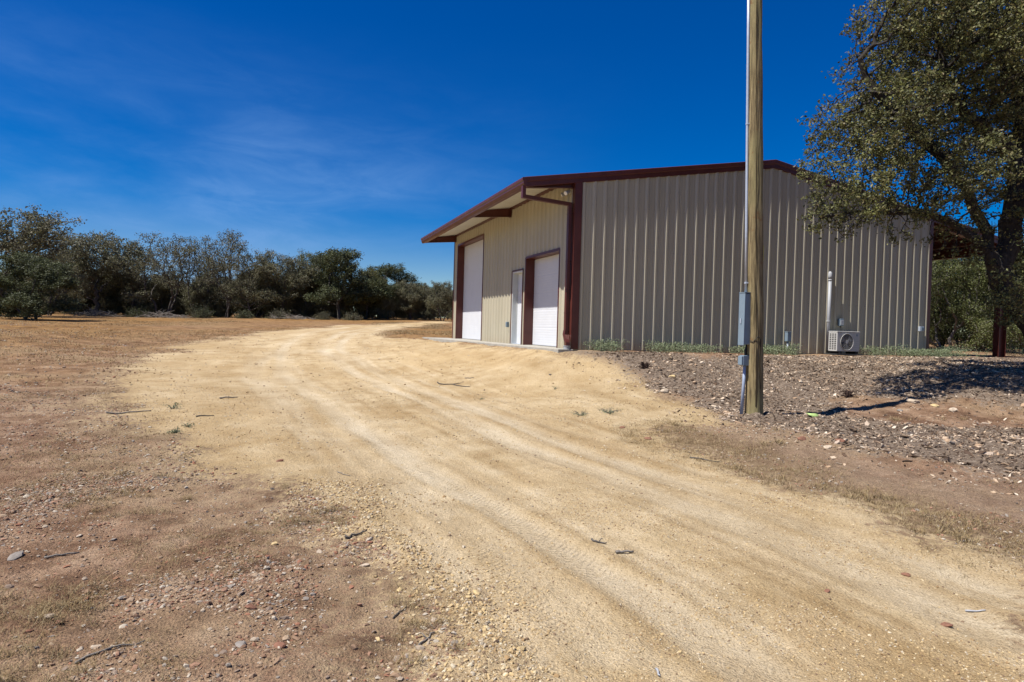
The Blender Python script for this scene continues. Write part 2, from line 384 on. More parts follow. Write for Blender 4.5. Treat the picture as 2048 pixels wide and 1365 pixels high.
RD, MU, PK, GB, TR, PA = masks(GX, GY)
GZ = base_h(GX, GY)
GZ += micro(GX, GY, RD, MU, TR)
POLE = (4.07, 11.0)
dp = np.hypot(GX-POLE[0], GY-POLE[1])
GZ += .13*np.exp(-(dp/.33)**2)*(1+fbm(GX, GY, .15, 2, 90))
lg, lw = to_loc(GX, GY)
inb = (lg > -.0) & (lg < 12.25) & (lw > -.02) & (lw < 12.25)
GZ = np.where(inb, np.minimum(GZ, BL[2]-.08), GZ)
SLAB = [(-.42, -.12), (.3, -.12), (.3, 13.2), (-1.12, 13.2)]    # apron in building coordinates
ins = sd_poly(lg, lw, SLAB)
GZ = np.where(ins > -.06, np.minimum(GZ, BL[2]-.055), GZ)
# the ground just in front of the wall never rises over the siding
fw = (lw > -1.6) & (lw <= 0.0) & (lg > 0) & (lg < 12.3)
GZ = np.where(fw, np.minimum(GZ, BL[2] - .02 + .01*np.sin(lg*5)), GZ)

def ground_z(x, y):
    """bilinear height of the built ground sheet"""
    x = np.atleast_1d(np.asarray(x, float)); y = np.atleast_1d(np.asarray(y, float))
    i = np.clip(np.searchsorted(XS, x)-1, 0, len(XS)-2); j = np.clip(np.searchsorted(YS, y)-1, 0, len(YS)-2)
    u = np.clip((x-XS[i])/(XS[i+1]-XS[i]), 0, 1); v = np.clip((y-YS[j])/(YS[j+1]-YS[j]), 0, 1)
    return (GZ[j, i]*(1-u)+GZ[j, i+1]*u)*(1-v) + (GZ[j+1, i]*(1-u)+GZ[j+1, i+1]*u)*v
def gz(x, y): return float(ground_z(x, y)[0])

# ------------------------------------------------------------ materials
def mat(name, rough=.8, spec=.3):
    m = bpy.data.materials.new(name); m.use_nodes = True
    b = m.node_tree.nodes['Principled BSDF']
    b.inputs['Roughness'].default_value = rough
    b.inputs['Specular IOR Level'].default_value = spec
    return m, m.node_tree, b
def lnk(t, a, b): t.links.new(a, b)
def noise(t, sc, det=4, rough=.55, vec=None, dist=0):
    n = N(t, 'ShaderNodeTexNoise'); n.inputs['Scale'].default_value = sc; n.inputs['Detail'].default_value = det
    n.inputs['Roughness'].default_value = rough; n.inputs['Distortion'].default_value = dist
    if vec is not None: lnk(t, vec, n.inputs['Vector'])
    return n.outputs['Fac']
def rmp(t, src, stops, interp='LINEAR'):
    r = N(t, 'ShaderNodeValToRGB'); r.color_ramp.interpolation = interp
    e = r.color_ramp.elements
    while len(e) < len(stops): e.new(.5)
    for k, (p, c) in zip(e, stops):
        k.position = p; k.color = (*c, 1) if len(c) == 3 else c
    lnk(t, src, r.inputs[0]); return r.outputs[0]
def mix(t, f, a, b, mode='MIX'):
    m = N(t, 'ShaderNodeMix', data_type='RGBA', blend_type=mode)
    for sock, v in ((m.inputs['Factor'], f), (m.inputs[6], a), (m.inputs[7], b)):
        if isinstance(v, (int, float)): sock.default_value = v
        elif isinstance(v, tuple): sock.default_value = (*v, 1)
        else: lnk(t, v, sock)
    return m.outputs[2]
def mth(t, op, a, b=None, c=None):
    m = N(t, 'ShaderNodeMath', operation=op)
    for i, v in enumerate((a, b, c)):
        if v is None: continue
        if isinstance(v, (int, float)): m.inputs[i].default_value = v
        else: lnk(t, v, m.inputs[i])
    return m.outputs[0]
def maprange(t, v, a, b, c=0., d=1., sm=True):
    m = N(t, 'ShaderNodeMapRange', interpolation_type='SMOOTHSTEP' if sm else 'LINEAR')
    lnk(t, v, m.inputs['Value'])
    for k, x in zip(('From Min', 'From Max', 'To Min', 'To Max'), (a, b, c, d)): m.inputs[k].default_value = x
    return m.outputs[0]
def bump(t, b, h, dist=.01, strength=1):
    n = N(t, 'ShaderNodeBump'); n.inputs['Distance'].default_value = dist; n.inputs['Strength'].default_value = strength
    lnk(t, h, n.inputs['Height']); lnk(t, n.outputs[0], b.inputs['Normal'])
def objco(t): return N(t, 'ShaderNodeTexCoord').outputs['Object']
def stretch(t, vec, sc):
    m = N(t, 'ShaderNodeMapping'); m.inputs['Scale'].default_value = sc; lnk(t, vec, m.inputs[0]); return m.outputs[0]
def island(t): return N(t, 'ShaderNodeNewGeometry').outputs['Random Per Island']
def simple(name, c, rough=.6, var=.12, sc=6, spec=.3, bmp=0, bsc=60, metal=0):
    m, t, b = mat(name, rough, spec)
    co = objco(t); n = noise(t, sc, 5, .6, co)
    lo = tuple(x*(1-var) for x in c); hi = tuple(min(1, x*(1+var)) for x in c)
    lnk(t, rmp(t, n, [(.3, lo), (.7, hi)]), b.inputs['Base Color'])
    b.inputs['Metallic'].default_value = metal
    if bmp: bump(t, b, noise(t, bsc, 3, .6, co), bmp)
    return m

# ground
def ground_material():
    m, t, b = mat('ground_soil', .95, .1)
    co = objco(t)
    at1 = N(t, 'ShaderNodeAttribute', attribute_name='zone'); s1 = N(t, 'ShaderNodeSeparateColor'); lnk(t, at1.outputs['Color'], s1.inputs[0])
    at2 = N(t, 'ShaderNodeAttribute', attribute_name='zone_b'); s2 = N(t, 'ShaderNodeSeparateColor'); lnk(t, at2.outputs['Color'], s2.inputs[0])
    nA = noise(t, .35, 5, .6, co); nB = noise(t, 2.2, 5, .62, co); nC = noise(t, 14, 5, .65, co); nD = noise(t, 90, 3, .6, co)
    nE = noise(t, 350, 2, .6, co)
    dith = mth(t, 'MULTIPLY', mth(t, 'ADD', mth(t, 'SUBTRACT', nC, .5), mth(t, 'MULTIPLY', mth(t, 'SUBTRACT', nB, .5), .5)), .62)
    def zone(src, w=.07, k=1.):
        v = mth(t, 'MULTIPLY_ADD', dith, k, src)
        return maprange(t, v, .5-w, .5+w)
    # field soil: reddish brown with paler dusty patches
    soil = rmp(t, nB, [(.28, (.105, .058, .036)), (.43, (.21, .125, .076)), (.57, (.33, .215, .138)), (.72, (.45, .325, .22))])
    soil = mix(t, maprange(t, nA, .45, .62, 0, .7), soil, (.37, .27, .165))
    speck = rmp(t, nD, [(.3, (.45, .42, .4)), (.5, (1, 1, 1)), (.68, (1.5, 1.45, 1.35))])
    soil = mix(t, .95, soil, speck, 'MULTIPLY')
    # golden dead grass further off
    gold = rmp(t, nC, [(.3, (.10, .05, .015)), (.5, (.27, .145, .045)), (.72, (.38, .23, .08))])
    gold2 = rmp(t, nB, [(.35, (.20, .10, .042)), (.65, (.31, .18, .06))])
    gold = mix(t, .45, gold, gold2)
    gold = mix(t, 1.0, gold, rmp(t, noise(t, 1.1, 9, .78, co), [(.36, (.52, .50, .48)), (.5, (.95, .95, .95)), (.62, (1.25, 1.25, 1.25))]), 'MULTIPLY')
    soil = mix(t, s2.outputs['Red'], soil, gold)
    # pinkish gravel
    pink = rmp(t, nC, [(.3, (.17, .115, .08)), (.5, (.29, .21, .15)), (.7, (.40, .31, .23))])
    pink = mix(t, .7, pink, speck, 'MULTIPLY')
    soil = mix(t, mth(t, 'MULTIPLY', zone(s1.outputs['Blue'], .2), .4), soil, pink)
    # grass band soil
    gbs = rmp(t, nC, [(.3, (.10, .062, .032)), (.55, (.20, .13, .07)), (.75, (.28, .19, .11))])
    soil = mix(t, mth(t, 'MULTIPLY', zone(s2.outputs['Green'], .2), .7), soil, gbs)
    # road: compacted caliche
    road = rmp(t, nB, [(.25, (.38, .27, .145)), (.42, (.47, .355, .205)), (.58, (.54, .42, .26)), (.75, (.60, .49, .325))])
    road = mix(t, maprange(t, nA, .4, .65, 0, .5), road, (.45, .32, .165))
    road = mix(t, mth(t, 'MULTIPLY', s2.outputs['Blue'], mth(t, 'MULTIPLY_ADD', nC, .9, .35)), road, (.60, .515, .38))
    at4 = N(t, 'ShaderNodeAttribute', attribute_name='tread'); s4 = N(t, 'ShaderNodeSeparateColor'); lnk(t, at4.outputs['Color'], s4.inputs[0])
    road = mix(t, 1.0, road, rmp(t, s4.outputs['Blue'], [(.20, (.86, .82, .76)), (.42, (.97, .955, .93)), (.55, (1.03, 1.03, 1.03)), (.78, (1.14, 1.16, 1.19))]), 'MULTIPLY')
    rsp = rmp(t, nD, [(.30, (.40, .36, .32)), (.42, (.88, .86, .83)), (.6, (1, 1, 1)), (.75, (1.14, 1.13, 1.1))])
    road = mix(t, .8, road, rsp, 'MULTIPLY')
    vo = N(t, 'ShaderNodeTexVoronoi'); vo.inputs['Scale'].default_value = 55; lnk(t, co, vo.inputs['Vector'])
    vr = rmp(t, vo.outputs['Distance'], [(.0, (1.12, 1.1, 1.06)), (.32, (1, 1, 1)), (.6, (.86, .84, .8))])
    road = mix(t, .6, road, vr, 'MULTIPLY')
    road = mix(t, 1.0, road, (1.15, 1.15, 1.14), 'MULTIPLY')
    dust = maprange(t, mth(t, 'MULTIPLY_ADD', dith, 1.6, s1.outputs['Red']), .14, .54, 0, .62)
    soil = mix(t, dust, soil, (.36, .265, .16))
    c = mix(t, zone(s1.outputs['Red'], .10, 1.2), soil, road)
    # mulch slope ground
    mul_ = rmp(t, nC, [(.3, (.10, .07, .052)), (.5, (.21, .16, .118)), (.68, (.33, .265, .205))])
    mul_ = mix(t, .8, mul_, speck, 'MULTIPLY')
    c = mix(t, zone(s1.outputs['Green'], .08), c, mul_)
    c = mix(t, 1.0, c, (.86, .86, .86), 'MULTIPLY')
    lnk(t, c, b.inputs['Base Color'])
    hh = mth(t, 'ADD', mth(t, 'MULTIPLY', nC, 1.2), mth(t, 'ADD', mth(t, 'MULTIPLY', nD, .55), mth(t, 'MULTIPLY', nE, .16)))
    hh = mth(t, 'SUBTRACT', hh, mth(t, 'MULTIPLY', vo.outputs['Distance'], .16))
    at3 = N(t, 'ShaderNodeAttribute', attribute_name='tread')
    s3 = N(t, 'ShaderNodeSeparateColor'); lnk(t, at3.outputs['Color'], s3.inputs[0])
    wv = mth(t, 'SINE', mth(t, 'MULTIPLY', s3.outputs['Red'], 100*2*math.pi/.055))
    hh = mth(t, 'ADD', hh, mth(t, 'MULTIPLY', mth(t, 'MULTIPLY', wv, s3.outputs['Green']), .22))
    bump(t, b, hh, .036, 1.)
    return m

me = poly_mesh('ground', np.c_[GX.ravel(), GY.ravel(), GZ.ravel()],
    (lambda n, k: np.stack([k, k+1, k+1+n, k+n], -1).reshape(-1, 4))(len(XS), (np.arange(len(YS)-1)[:, None]*len(XS) + np.arange(len(XS)-1)[None]))
    , True)
enc = lambda sd: np.clip(.5 + sd/3., 0, 1).ravel()
za = me.color_attributes.new('zone', 'FLOAT_COLOR', 'POINT')
za.data.foreach_set('color', np.c_[enc(RD), enc(MU), enc(PK), np.ones(GX.size)].astype(np.float32).ravel())
gold = sst(10, 26, GY + 8*fbm(GX, GY, 5, 3, 95)) * (.75 + .5*fbm(GX, GY, 6, 4, 97))
gold = gold*(1 - sst(0, 6, GX - .2*GY + 3)*.6)
zb = me.color_attributes.new('zone_b', 'FLOAT_COLOR', 'POINT')
zb.data.foreach_set('color', np.c_[np.clip(gold, 0, 1).ravel(), enc(GB), TR.ravel(), np.ones(GX.size)].astype(np.float32).ravel())
zc = me.color_attributes.new('tread', 'FLOAT_COLOR', 'POINT')
def arc(x, y, P):
    d = np.full(x.shape, 1e9); s = np.zeros(x.shape); sg = np.zeros(x.shape); t0 = 0
    for i in range(len(P)-1):
        ax, ay = P[i]; bx, by = P[i+1]; ex, ey = bx-ax, by-ay; L = math.hypot(ex, ey)
        t = np.clip(((x-ax)*ex + (y-ay)*ey)/L/L, 0, 1); q = np.hypot(x-ax-t*ex, y-ay-t*ey)
        b = q < d; s[b] = t0 + t[b]*L; d[b] = q[b]; sg[b] = np.sign(((x-ax)*ey - (y-ay)*ex)[b]); t0 += L
    return s, d, sg
sA = np.zeros(GX.shape); mA = np.zeros(GX.shape)
nearm = (GY < 22) & (GY > 1.5) & (np.abs(GX) < 12)
for i, tr_ in enumerate(TRK):
    s_, d_, _ = arc(GX[nearm] + (.16 if i % 2 else -.05), GY[nearm], tr_)
    s_ = s_ + d_*.6
    m_ = .7*(1 - sst(.06, .15, d_))*sst(-.05, .35, fbm(GX[nearm], GY[nearm], 1.6, 2, 210+i))
    cur = mA[nearm]; cs = sA[nearm]; b = (m_ > cur); cur[b] = m_[b]; b2 = b | ((d_ < .35) & (cur <= .001)); cs[b2] = s_[b2]; mA[nearm] = cur; sA[nearm] = cs
s_, d_, sg_ = arc(GX, GY, TRK[1]); lat = d_*sg_
STK = np.clip(.5 + (1 - .75*sst(1.6, 3.4, np.abs(lat)))*.55*fbm(s_, lat*20, 2.2, 5, 400, .62) + .22*fbm(s_, lat*7, 3.5, 3, 410) + .3*fbm(GX, GY, .8, 4, 412), 0, 1)
zc.data.foreach_set('color', np.c_[(sA/100).ravel(), mA.ravel(), STK.ravel(), np.ones(GX.size)].astype(np.float32).ravel())
link('ground', me, ground_material(), kind='structure')

# ------------------------------------------------------------ building
def siding_material():
    m, t, b = mat('tan_painted_steel', .42, .35)
    co = objco(t); n = noise(t, 1.2, 4, .6, stretch(t, co, (1, 1, .25))); n2 = noise(t, 30, 3, .6, co)
    c = rmp(t, n, [(.3, (.375, .345, .255)), (.7, (.43, .395, .295))])
    # dust splashed up the bottom of the sheets
    sp = N(t, 'ShaderNodeSeparateXYZ'); lnk(t, co, sp.inputs[0])
    f = mth(t, 'MULTIPLY', maprange(t, mth(t, 'MULTIPLY_ADD', n2, .35, sp.outputs['Z']), .55, .12), .45)
    c = mix(t, f, c, (.36, .29, .19))
    st = noise(t, 9, 4, .6, stretch(t, co, (1, 1, .05)))      # rain streaks in the dust
    c = mix(t, maprange(t, st, .5, .8, 0, .35), c, (.30, .265, .20))
    lnk(t, c, b.inputs['Base Color'])
    bump(t, b, noise(t, 2.5, 2, .5, stretch(t, co, (1, 1, .4))), .008, .6)
    return m
def trim_material():
    m, t, b = mat('burgundy_painted_steel', .38, .4)
    co = objco(t); n = noise(t, 3, 5, .6, co)
    lnk(t, rmp(t, n, [(.3, (.070, .0165, .012)), (.7, (.098, .026, .019))]), b.inputs['Base Color'])
    bump(t, b, noise(t, 4, 2, .5, co), .004, .4)
    return m
M_SID = siding_material(); M_TRIM = trim_material()
M_SOF = simple('off_white_steel', (.52, .52, .47), .5, .07, 2)
M_WHITE = simple('white_door_enamel', (.585, .60, .62), .45, .03, 3)
M_WFRAME = simple('white_frame_paint', (.52, .54, .53), .5, .06, 4)
M_CONC = simple('concrete', (.33, .31, .265), .9, .16, 5, .2, .003, 80)
M_PVC = simple('white_plastic', (.33, .34, .355), .45, .05, 5)
M_GREYBOX = simple('grey_box_enamel', (.17, .225, .27), .45, .08, 5, .4)
M_GALV = simple('galvanised_pipe', (.42, .46, .52), .42, .1, 20, .5, metal=.25)
M_BLACK = simple('black_rubber', (.015, .015, .016), .6)
M_DARK = simple('dark_interior', (.03, .03, .03), .8)
M_AC = simple('condenser_casing', (.45, .445, .425), .5, .06, 6)
M_GLASS = simple('lamp_glass', (.85, .85, .82), .15, .02, 3, .6)

BW = 12.19; BD = 12.19; RIDGE = 6.1; LEAN = 15.85
def roof_t(x): return 5.43 - abs(x - RIDGE)/6
def ribs(a0, a1, first):
    """(position, stand-off) profile of ribbed sheet between a0 and a1"""
    P = [(a0, 0)]
    k = math.floor((a0-first)/.3048)
    c = first + k*.3048
    while c < a1 + .3:
        for dx, h in ((-.064, 0), (-.022, .042), (.022, .042), (.064, 0),
                      (.086, 0), (.094, .004), (.118, .004), (.126, 0), (.178, 0), (.186, .004), (.210, .004), (.218, 0)):
            if a0+.001 < c+dx < a1-.001: P.append((c+dx, h))
        c += .3048
    P.append((a1, 0)); return P
def sheet_wall(name, a0, a1, first, top, bottoms, place, parent, extra=()):
    """ribbed wall; place(a, off, z)->xyz; bottoms(mid)->bottom height"""
    P = ribs(a0, a1, first)
    pts = sorted(set([a for a, _ in P] + [e for e in extra if a0 < e < a1]))
    off = lambda a: float(np.interp(a, [p[0] for p in P], [p[1] for p in P]))
    mb = MB()
    for a, c in zip(pts[:-1], pts[1:]):
        if c - a < 1e-5: continue
        z0 = bottoms((a+c)/2)
        mb.add([place(a, off(a), z0), place(c, off(c), z0), place(c, off(c), top(c)), place(a, off(a), top(a))], [(0, 1, 2, 3)])
    return mb.build(name, M_SID, parent)

bld = empty('metal_building', tuple(BL), YAW, label='tan ribbed metal barn with burgundy roof trim and white overhead doors', cat='building')
# slab foundation edge
mb = MB(); mb.box((.0, .006, -.45), (BW, BD-.01, -.001)); mb.build('foundation', M_CONC, bld)
# door wall (faces -x): openings (w0, w1, h)
OPEN = [(7.93, 11.58, 3.85), (3.66, 4.60, 2.27), (.88, 3.38, 2.58)]
def door_bottom(m):
    for a, c, h in OPEN:
        if a < m < c: return h
    return .0
sheet_wall('door_wall', .0, BD, .17, lambda a: 4.36, door_bottom, lambda a, o, z: (-o, a, z), bld, [e for o in OPEN for e in o[:2]])
sheet_wall('gable_wall', .0, BW, .215, lambda a: roof_t(a)-.06, lambda m: .0, lambda a, o, z: (a, -o, z), bld, [RIDGE])
sheet_wall('back_wall', .0, BW, .215, lambda a: roof_t(a)-.06, lambda m: .0, lambda a, o, z: (a, BD+o, z), bld, [RIDGE])
sheet_wall('side_wall', .0, BD, .17, lambda a: 4.36, lambda m: .0, lambda a, o, z: (BW+o, a, z), bld)

# roof sheets
def roof_piece(name, x0, x1, mat_):
    mb = MB(); P = ribs(-.055, BD+.10, .1)
    for (a, o), (c, p) in zip(P[:-1], P[1:]):
        mb.add([(x0, a, roof_t(x0)-.035+o*.8), (x1, a, roof_t(x1)-.035+o*.8), (x1, c, roof_t(x1)-.035+p*.8), (x0, c, roof_t(x0)-.035+p*.8)], [(0, 1, 2, 3)])
    return mb.build(name, mat_, bld)
roof_piece('roof', -1.40, RIDGE, M_SOF)
roof_piece('roof', RIDGE, BW+.02, M_SOF)
roof_piece('lean_to_roof', BW+.021, LEAN+.05, M_TRIM)
mb = MB(); xs = ((-.22, RIDGE, .22))
mb.prism([(RIDGE-.22, roof_t(RIDGE-.22)+.012), (RIDGE, roof_t(RIDGE)+.014), (RIDGE+.22, roof_t(RIDGE+.22)+.012), (RIDGE+.22, roof_t(RIDGE+.22)-.004), (RIDGE, roof_t(RIDGE)-.004), (RIDGE-.22, roof_t(RIDGE-.22)-.004)], -.05, BD+.1, lambda a, b, t_: (a, t_, b))
mb.build('ridge_cap', M_TRIM, bld)
# rake trim along both gables: stepped section
def rake(x0, x1, y, s):
    mb = MB()
    sec = [(0, .008), (-.078*s, .008), (-.086*s, -.005), (-.086*s, -.10), (-.064*s, -.118), (-.064*s, -.225), (-.05*s, -.232), (0, -.232)]
    n = len(sec)
    mb.add([(x0, y+a, roof_t(x0)+b) for a, b in sec] + [(x1, y+a, roof_t(x1)+b) for a, b in sec],
           [tuple(range(n)), tuple(range(2*n-1, n-1, -1))] + [(i, i+n, (i+1) % n + n, (i+1) % n) for i in range(n)])
    return mb.build('rake_trim', M_TRIM, bld)
rake(-1.40, RIDGE, 0.012, 1); rake(RIDGE, LEAN+.08, 0.012, 1); rake(-1.40, RIDGE, BD, -1); rake(RIDGE, LEAN+.08, BD, -1)
# gutter along the left eave
zt = roof_t(-1.40)
sec = [(-1.35, zt-.01), (-1.462, zt-.008), (-1.475, zt-.024), (-1.475, zt-.075), (-1.452, zt-.105), (-1.448, zt-.15), (-1.405, zt-.225), (-1.35, zt-.225)]
mb = MB(); mb.prism(sec, -.092, BD+.14, lambda a, b, t_: (a, t_, b)); mb.build('gutter', M_TRIM, bld)
mb = MB(); mb.box((-1.349, -.04, zt-.215), (-1.325, BD+.09, zt-.03)); mb.box((-1.325, .02, zt-.215), (-1.27, BD, zt-.205)); mb.build('eave_trim', M_TRIM, bld)
zr = roof_t(LEAN)
mb = MB(); mb.box((LEAN+.051, -.09, zr-.25), (LEAN+.16, BD+.14, zr-.01)); mb.build('gutter', M_TRIM, bld)
# wall-top trim
mb = MB(); mb.box((-.055, .02, 4.285), (-.001, BD, 4.372)); mb.build('wall_top_trim', M_TRIM, bld)
# outriggers under the overhang
for w in (.11, 4.95, 12.02):
    mb = MB()
    for y0, y1 in ((w-.006, w+.006),):
        mb.prism([(-.002, 4.36), (-1.32, roof_t(-1.32)-.045), (-1.32, zt-.21), (-.002, 4.07)], y0, y1, lambda a, b, t_: (a, t_, b))
    mb.prism([(-.06, 4.085), (-1.31, zt-.212), (-1.31, zt-.224), (-.06, 4.073)], w-.055, w+.055, lambda a, b, t_: (a, t_, b))
    mb.prism([(-.06, 4.345), (-1.31, roof_t(-1.31)-.043), (-1.31, roof_t(-1.31)-.055), (-.06, 4.333)], w-.055, w+.055, lambda a, b, t_: (a, t_, b))
    mb.box((-.07, w-.06, 4.05), (-.058, w+.06, 4.36))
    mb.build('rafter', M_TRIM, bld)
# corner trims
mb = MB()
mb.prism([(-.045, -.045), (.155, -.045), (.155, -.036), (-.036, -.036), (-.036, .12), (-.045, .12)], .0, 4.34, lambda a, b, t_: (a, b, t_)); mb.build('corner_trim', M_TRIM, bld)
mb = MB(); mb.prism([(-.045, BD+.045), (-.045, BD-.12), (-.036, BD-.12), (-.036, BD+.036), (.12, BD+.036), (.12, BD+.045)], 0, 4.34, lambda a, b, t_: (a, b, t_)); mb.build('corner_trim', M_TRIM, bld)
mb = MB(); mb.prism([(BW+.045, -.045), (BW+.045, .12), (BW+.036, .12), (BW+.036, -.036), (BW-.08, -.036), (BW-.08, -.045)], 0, 4.34, lambda a, b, t_: (a, b, t_)); mb.build('corner_trim', M_TRIM, bld)
# openings: jambs, headers, doors
REC = .27
def opening(a, c, h, rec, m_j, proud=.045, th=.022, fl=.07):
    mb = MB()
    for e, s in ((a, -1), (c, 1)):
        y0, y1 = sorted((e, e + s*th)); mb.box((-proud, y0, 0), (rec, y1, h))
        y0, y1 = sorted((e + s*(th+.0), e + s*fl)); mb.box((-proud, y0, 0), (-proud+.012, y1, h+fl*.6))
    mb.box((-proud, a, h), (rec, c, h+th))
    mb.box((-proud+.001, a-th, h+th), (-proud+.013, c+th, h+fl))
    return mb
for (a, c, h), np_ in zip((OPEN[0], OPEN[2]), (7, 5)):
    fr = opening(a, c, h, REC, M_TRIM).build('door_frame', M_TRIM, bld)
    # sectional overhead door with shallow horizontal grooves
    mb = MB(); ph = (h-.02)/np_; z = .012
    for i in range(np_):
        zz = [z, z+.006]; n = 7
        prof = [(.003, z)]
        for k in range(n):
            s0 = z + .008 + (ph-.016)*k/n; s1 = z + .008 + (ph-.016)*(k+1)/n
            prof += [(.0015, s0+.004), (0., s0+.012), (0., s1-.010), (.0015, s1-.002)]
        prof += [(.003, z+ph)]
        for (o1, z1), (o2, z2) in zip(prof[:-1], prof[1:]):
            mb.add([(REC+o1-.03, a+.004, z1), (REC+o1-.03, c-.004, z1), (REC+o2-.03, c-.004, z2), (REC+o2-.03, a+.004, z2)], [(0, 1, 2, 3)])
        z += ph
    d = mb.build('overhead_door', M_WHITE, bld)
    mb = MB(); mb.box((REC-.035, a+.006, .002), (REC-.012, c-.006, .011)); mb.build('bottom_seal', M_BLACK, d)
a, c, h = OPEN[1]
mb = MB(); 
for e, s in ((a, -1), (c, 1)):
    y0, y1 = sorted((e, e+s*.05)); mb.box((-.047, y0, 0), (-.034, y1, h+.02))
mb.box((-.0465, a, h), (-.035, c, h+.045)); mb.build('door_trim', M_TRIM, bld)
mb = MB(); mb.box((-.033, a, 0), (.19, a+.045, h)); mb.box((-.033, c-.045, 0), (.19, c, h)); mb.box((-.033, a+.045, h-.045), (.19, c-.045, h)); mb.box((.12, a+.045, 0), (.14, a+.06, h-.045)); mb.box((.12, c-.06, 0), (.14, c-.045, h-.045))
mb.build('door_frame', M_WFRAME, bld, bevel=.003)
mb = MB(); mb.box((.142, a+.047, .01), (.18, c-.047, h-.047)); dr = mb.build('entry_door', M_WHITE, bld, bevel=.003)
mb = MB(); mb.tube([(.142, a+.13, 1.0), (.10, a+.13, 1.0)], .012); mb.tube([(.10, a+.125, 1.0), (.10, a+.23, 1.0)], .01); mb.tube([(.142, a+.13, 1.0), (.132, a+.13, 1.0)], .032, 16); mb.build('handle', M_GALV, dr, True)
for z in (.25, 1.1, 1.95):
    mb = MB(); mb.tube([(.134, c-.052, z-.05), (.134, c-.052, z+.05)], .009, 8); mb.build('hinge', M_GALV, dr)
mb = MB(); mb.box((.0, a+.045, -.0), (.2, c-.045, .009)); mb.build('threshold', M_GALV, bld)
# dark liner behind the doors so the building is closed
mb = MB(); mb.box((.33, .3, .02), (.36, BD-.3, 4.1)); mb.build('liner_panel', M_DARK, bld)
# screws on the gable sheets
mb = MB()
k = 0; c0 = .215
while c0 < BW-.1:
    for z in (.12, 1.45, 2.6, 3.7):
        for dx in (-.062, .062):
            if .17 < c0+dx < BW-.1: mb.box((c0+dx-.005, -.006, z-.005), (c0+dx+.005, .001, z+.005))
    c0 += .3048
mb.build('screws', M_DARK, bld, kind='stuff')
# downspout
mb = MB()
def rect_run(pts, wx, wy):
    """rectangular pipe swept along points lying in the x-z plane (last axis is y width)"""
    P = [Vector(p) for p in pts]; n = len(P); base = len(mb.v)
    for i, p in enumerate(P):
        d0 = (P[i]-P[i-1]).normalized() if i else None; d1 = (P[i+1]-P[i]).normalized() if i < n-1 else None
        d = ((d0 or d1) + (d1 or d0)).normalized()
        nrm = Vector((-d.z, 0, d.x)); k = 1/max(.4, nrm.dot(Vector((-(d1 or d0).z, 0, (d1 or d0).x))))
        for a_, b_ in ((-1, -1), (1, -1), (1, 1), (-1, 1)):
            q = p + nrm*a_*wx/2*k; mb.v.append((q.x, q.y + b_*wy/2, q.z))
    for i in range(n-1):
        for j in range(4):
            a_ = base+i*4+j; b_ = base+i*4+(j+1) % 4; mb.f.append((a_, b_, b_+4, a_+4))
    mb.f.append((base, base+1, base+2, base+3)); mb.f.append(tuple(base+(n-1)*4+j for j in (3, 2, 1, 0)))
rect_run([(-1.41, .0, zt-.21), (-1.41, .0, zt-.46), (-.115, .12, 3.66), (-.115, .12, 3.58), (-.115, .12, .42), (-.115, .12, .33)], .085, .11)
ds = mb.build('downspout', M_TRIM, bld)
mb = MB()
rect_run([(-.115, .12, .47), (-.115, .12, .36), (-.150, -.04, .17), (-.150, -.05, .075)], .10, .125); mb.build('kick_out', M_TRIM, ds)
for z in (.9, 2.2, 3.4):
    mb = MB(); mb.box((-.163, .06, z), (-.045, .182, z+.02)); mb.build('strap', M_TRIM, ds)

# apron slab in front of the doors
mb = MB()
mb.prism([(-.42, -.12), (-.001, -.12), (-.001, 13.2), (-1.12, 13.2)], -.16, -.004, lambda a, b, t_: (a, b, t_))
o = mb.build('concrete_apron', M_CONC, None, bevel=.01, kind='structure'); o.location = BL; o.rotation_euler = (0, 0, YAW)
# standing drain collar under the downspout
mb = MB(); mb.tube([(0, 0, -.05), (0, 0, .085)], [.082, .082], 18); mb.tube([(0, 0, .085), (0, 0, .105)], [.09, .09], 18)
o = mb.build('drain_pipe', M_PVC, None, False, label='short white plastic drain collar under the burgundy downspout', cat='drain pipe'); o.location = to_w(-.15, -.035, -.02)

# open lean-to on the far side: columns, beam, rafters (parts of the building)
for w in (.14, 6.1, 12.05):
    mb = MB(); x = 15.65
    mb.box((x-.17, w-.10, -.06), (x-.156, w+.10, 3.42)); mb.box((x+.156, w-.10, -.06), (x+.17, w+.10, 3.42)); mb.box((x-.156, w-.005, -.06), (x+.156, w+.005, 3.42))
    mb.box((x-.21, w-.13, -.02), (x+.21, w+.13, -.004)) ; mb.build('column', M_TRIM, bld)
    mb = MB()
    for z0, z1, wy in ((-.30, -.288, .08), (-.06, -.048, .08), (-.288, -.06, .005)):
        mb.add([(BW+.03, w-wy, roof_t(BW+.03)+z0), (15.48, w-wy, roof_t(15.48)+z0), (15.48, w+wy, roof_t(15.48)+z0), (BW+.03, w+wy, roof_t(BW+.03)+z0),
                (BW+.03, w-wy, roof_t(BW+.03)+z1), (15.48, w-wy, roof_t(15.48)+z1), (15.48, w+wy, roof_t(15.48)+z1), (BW+.03, w+wy, roof_t(BW+.03)+z1)],
               [(3,2,1,0),(4,5,6,7),(0,1,5,4),(1,2,6,5),(2,3,7,6),(3,0,4,7)])
    mb.build('rafter', M_TRIM, bld)
mb = MB(); zb_ = 3.43; mb.box((15.55, .02, zb_), (15.57, BD, zb_+.27)); mb.box((15.57, .02, zb_), (15.75, BD, zb_+.012)); mb.build('eave_beam', M_TRIM, bld)
for x in (13.1, 14.1, 15.0):
    mb = MB(); mb.box((x-.03, .02, roof_t(x)-.21+.0), (x+.03, BD, roof_t(x)-.05)); mb.build('purlin', M_TRIM, bld)

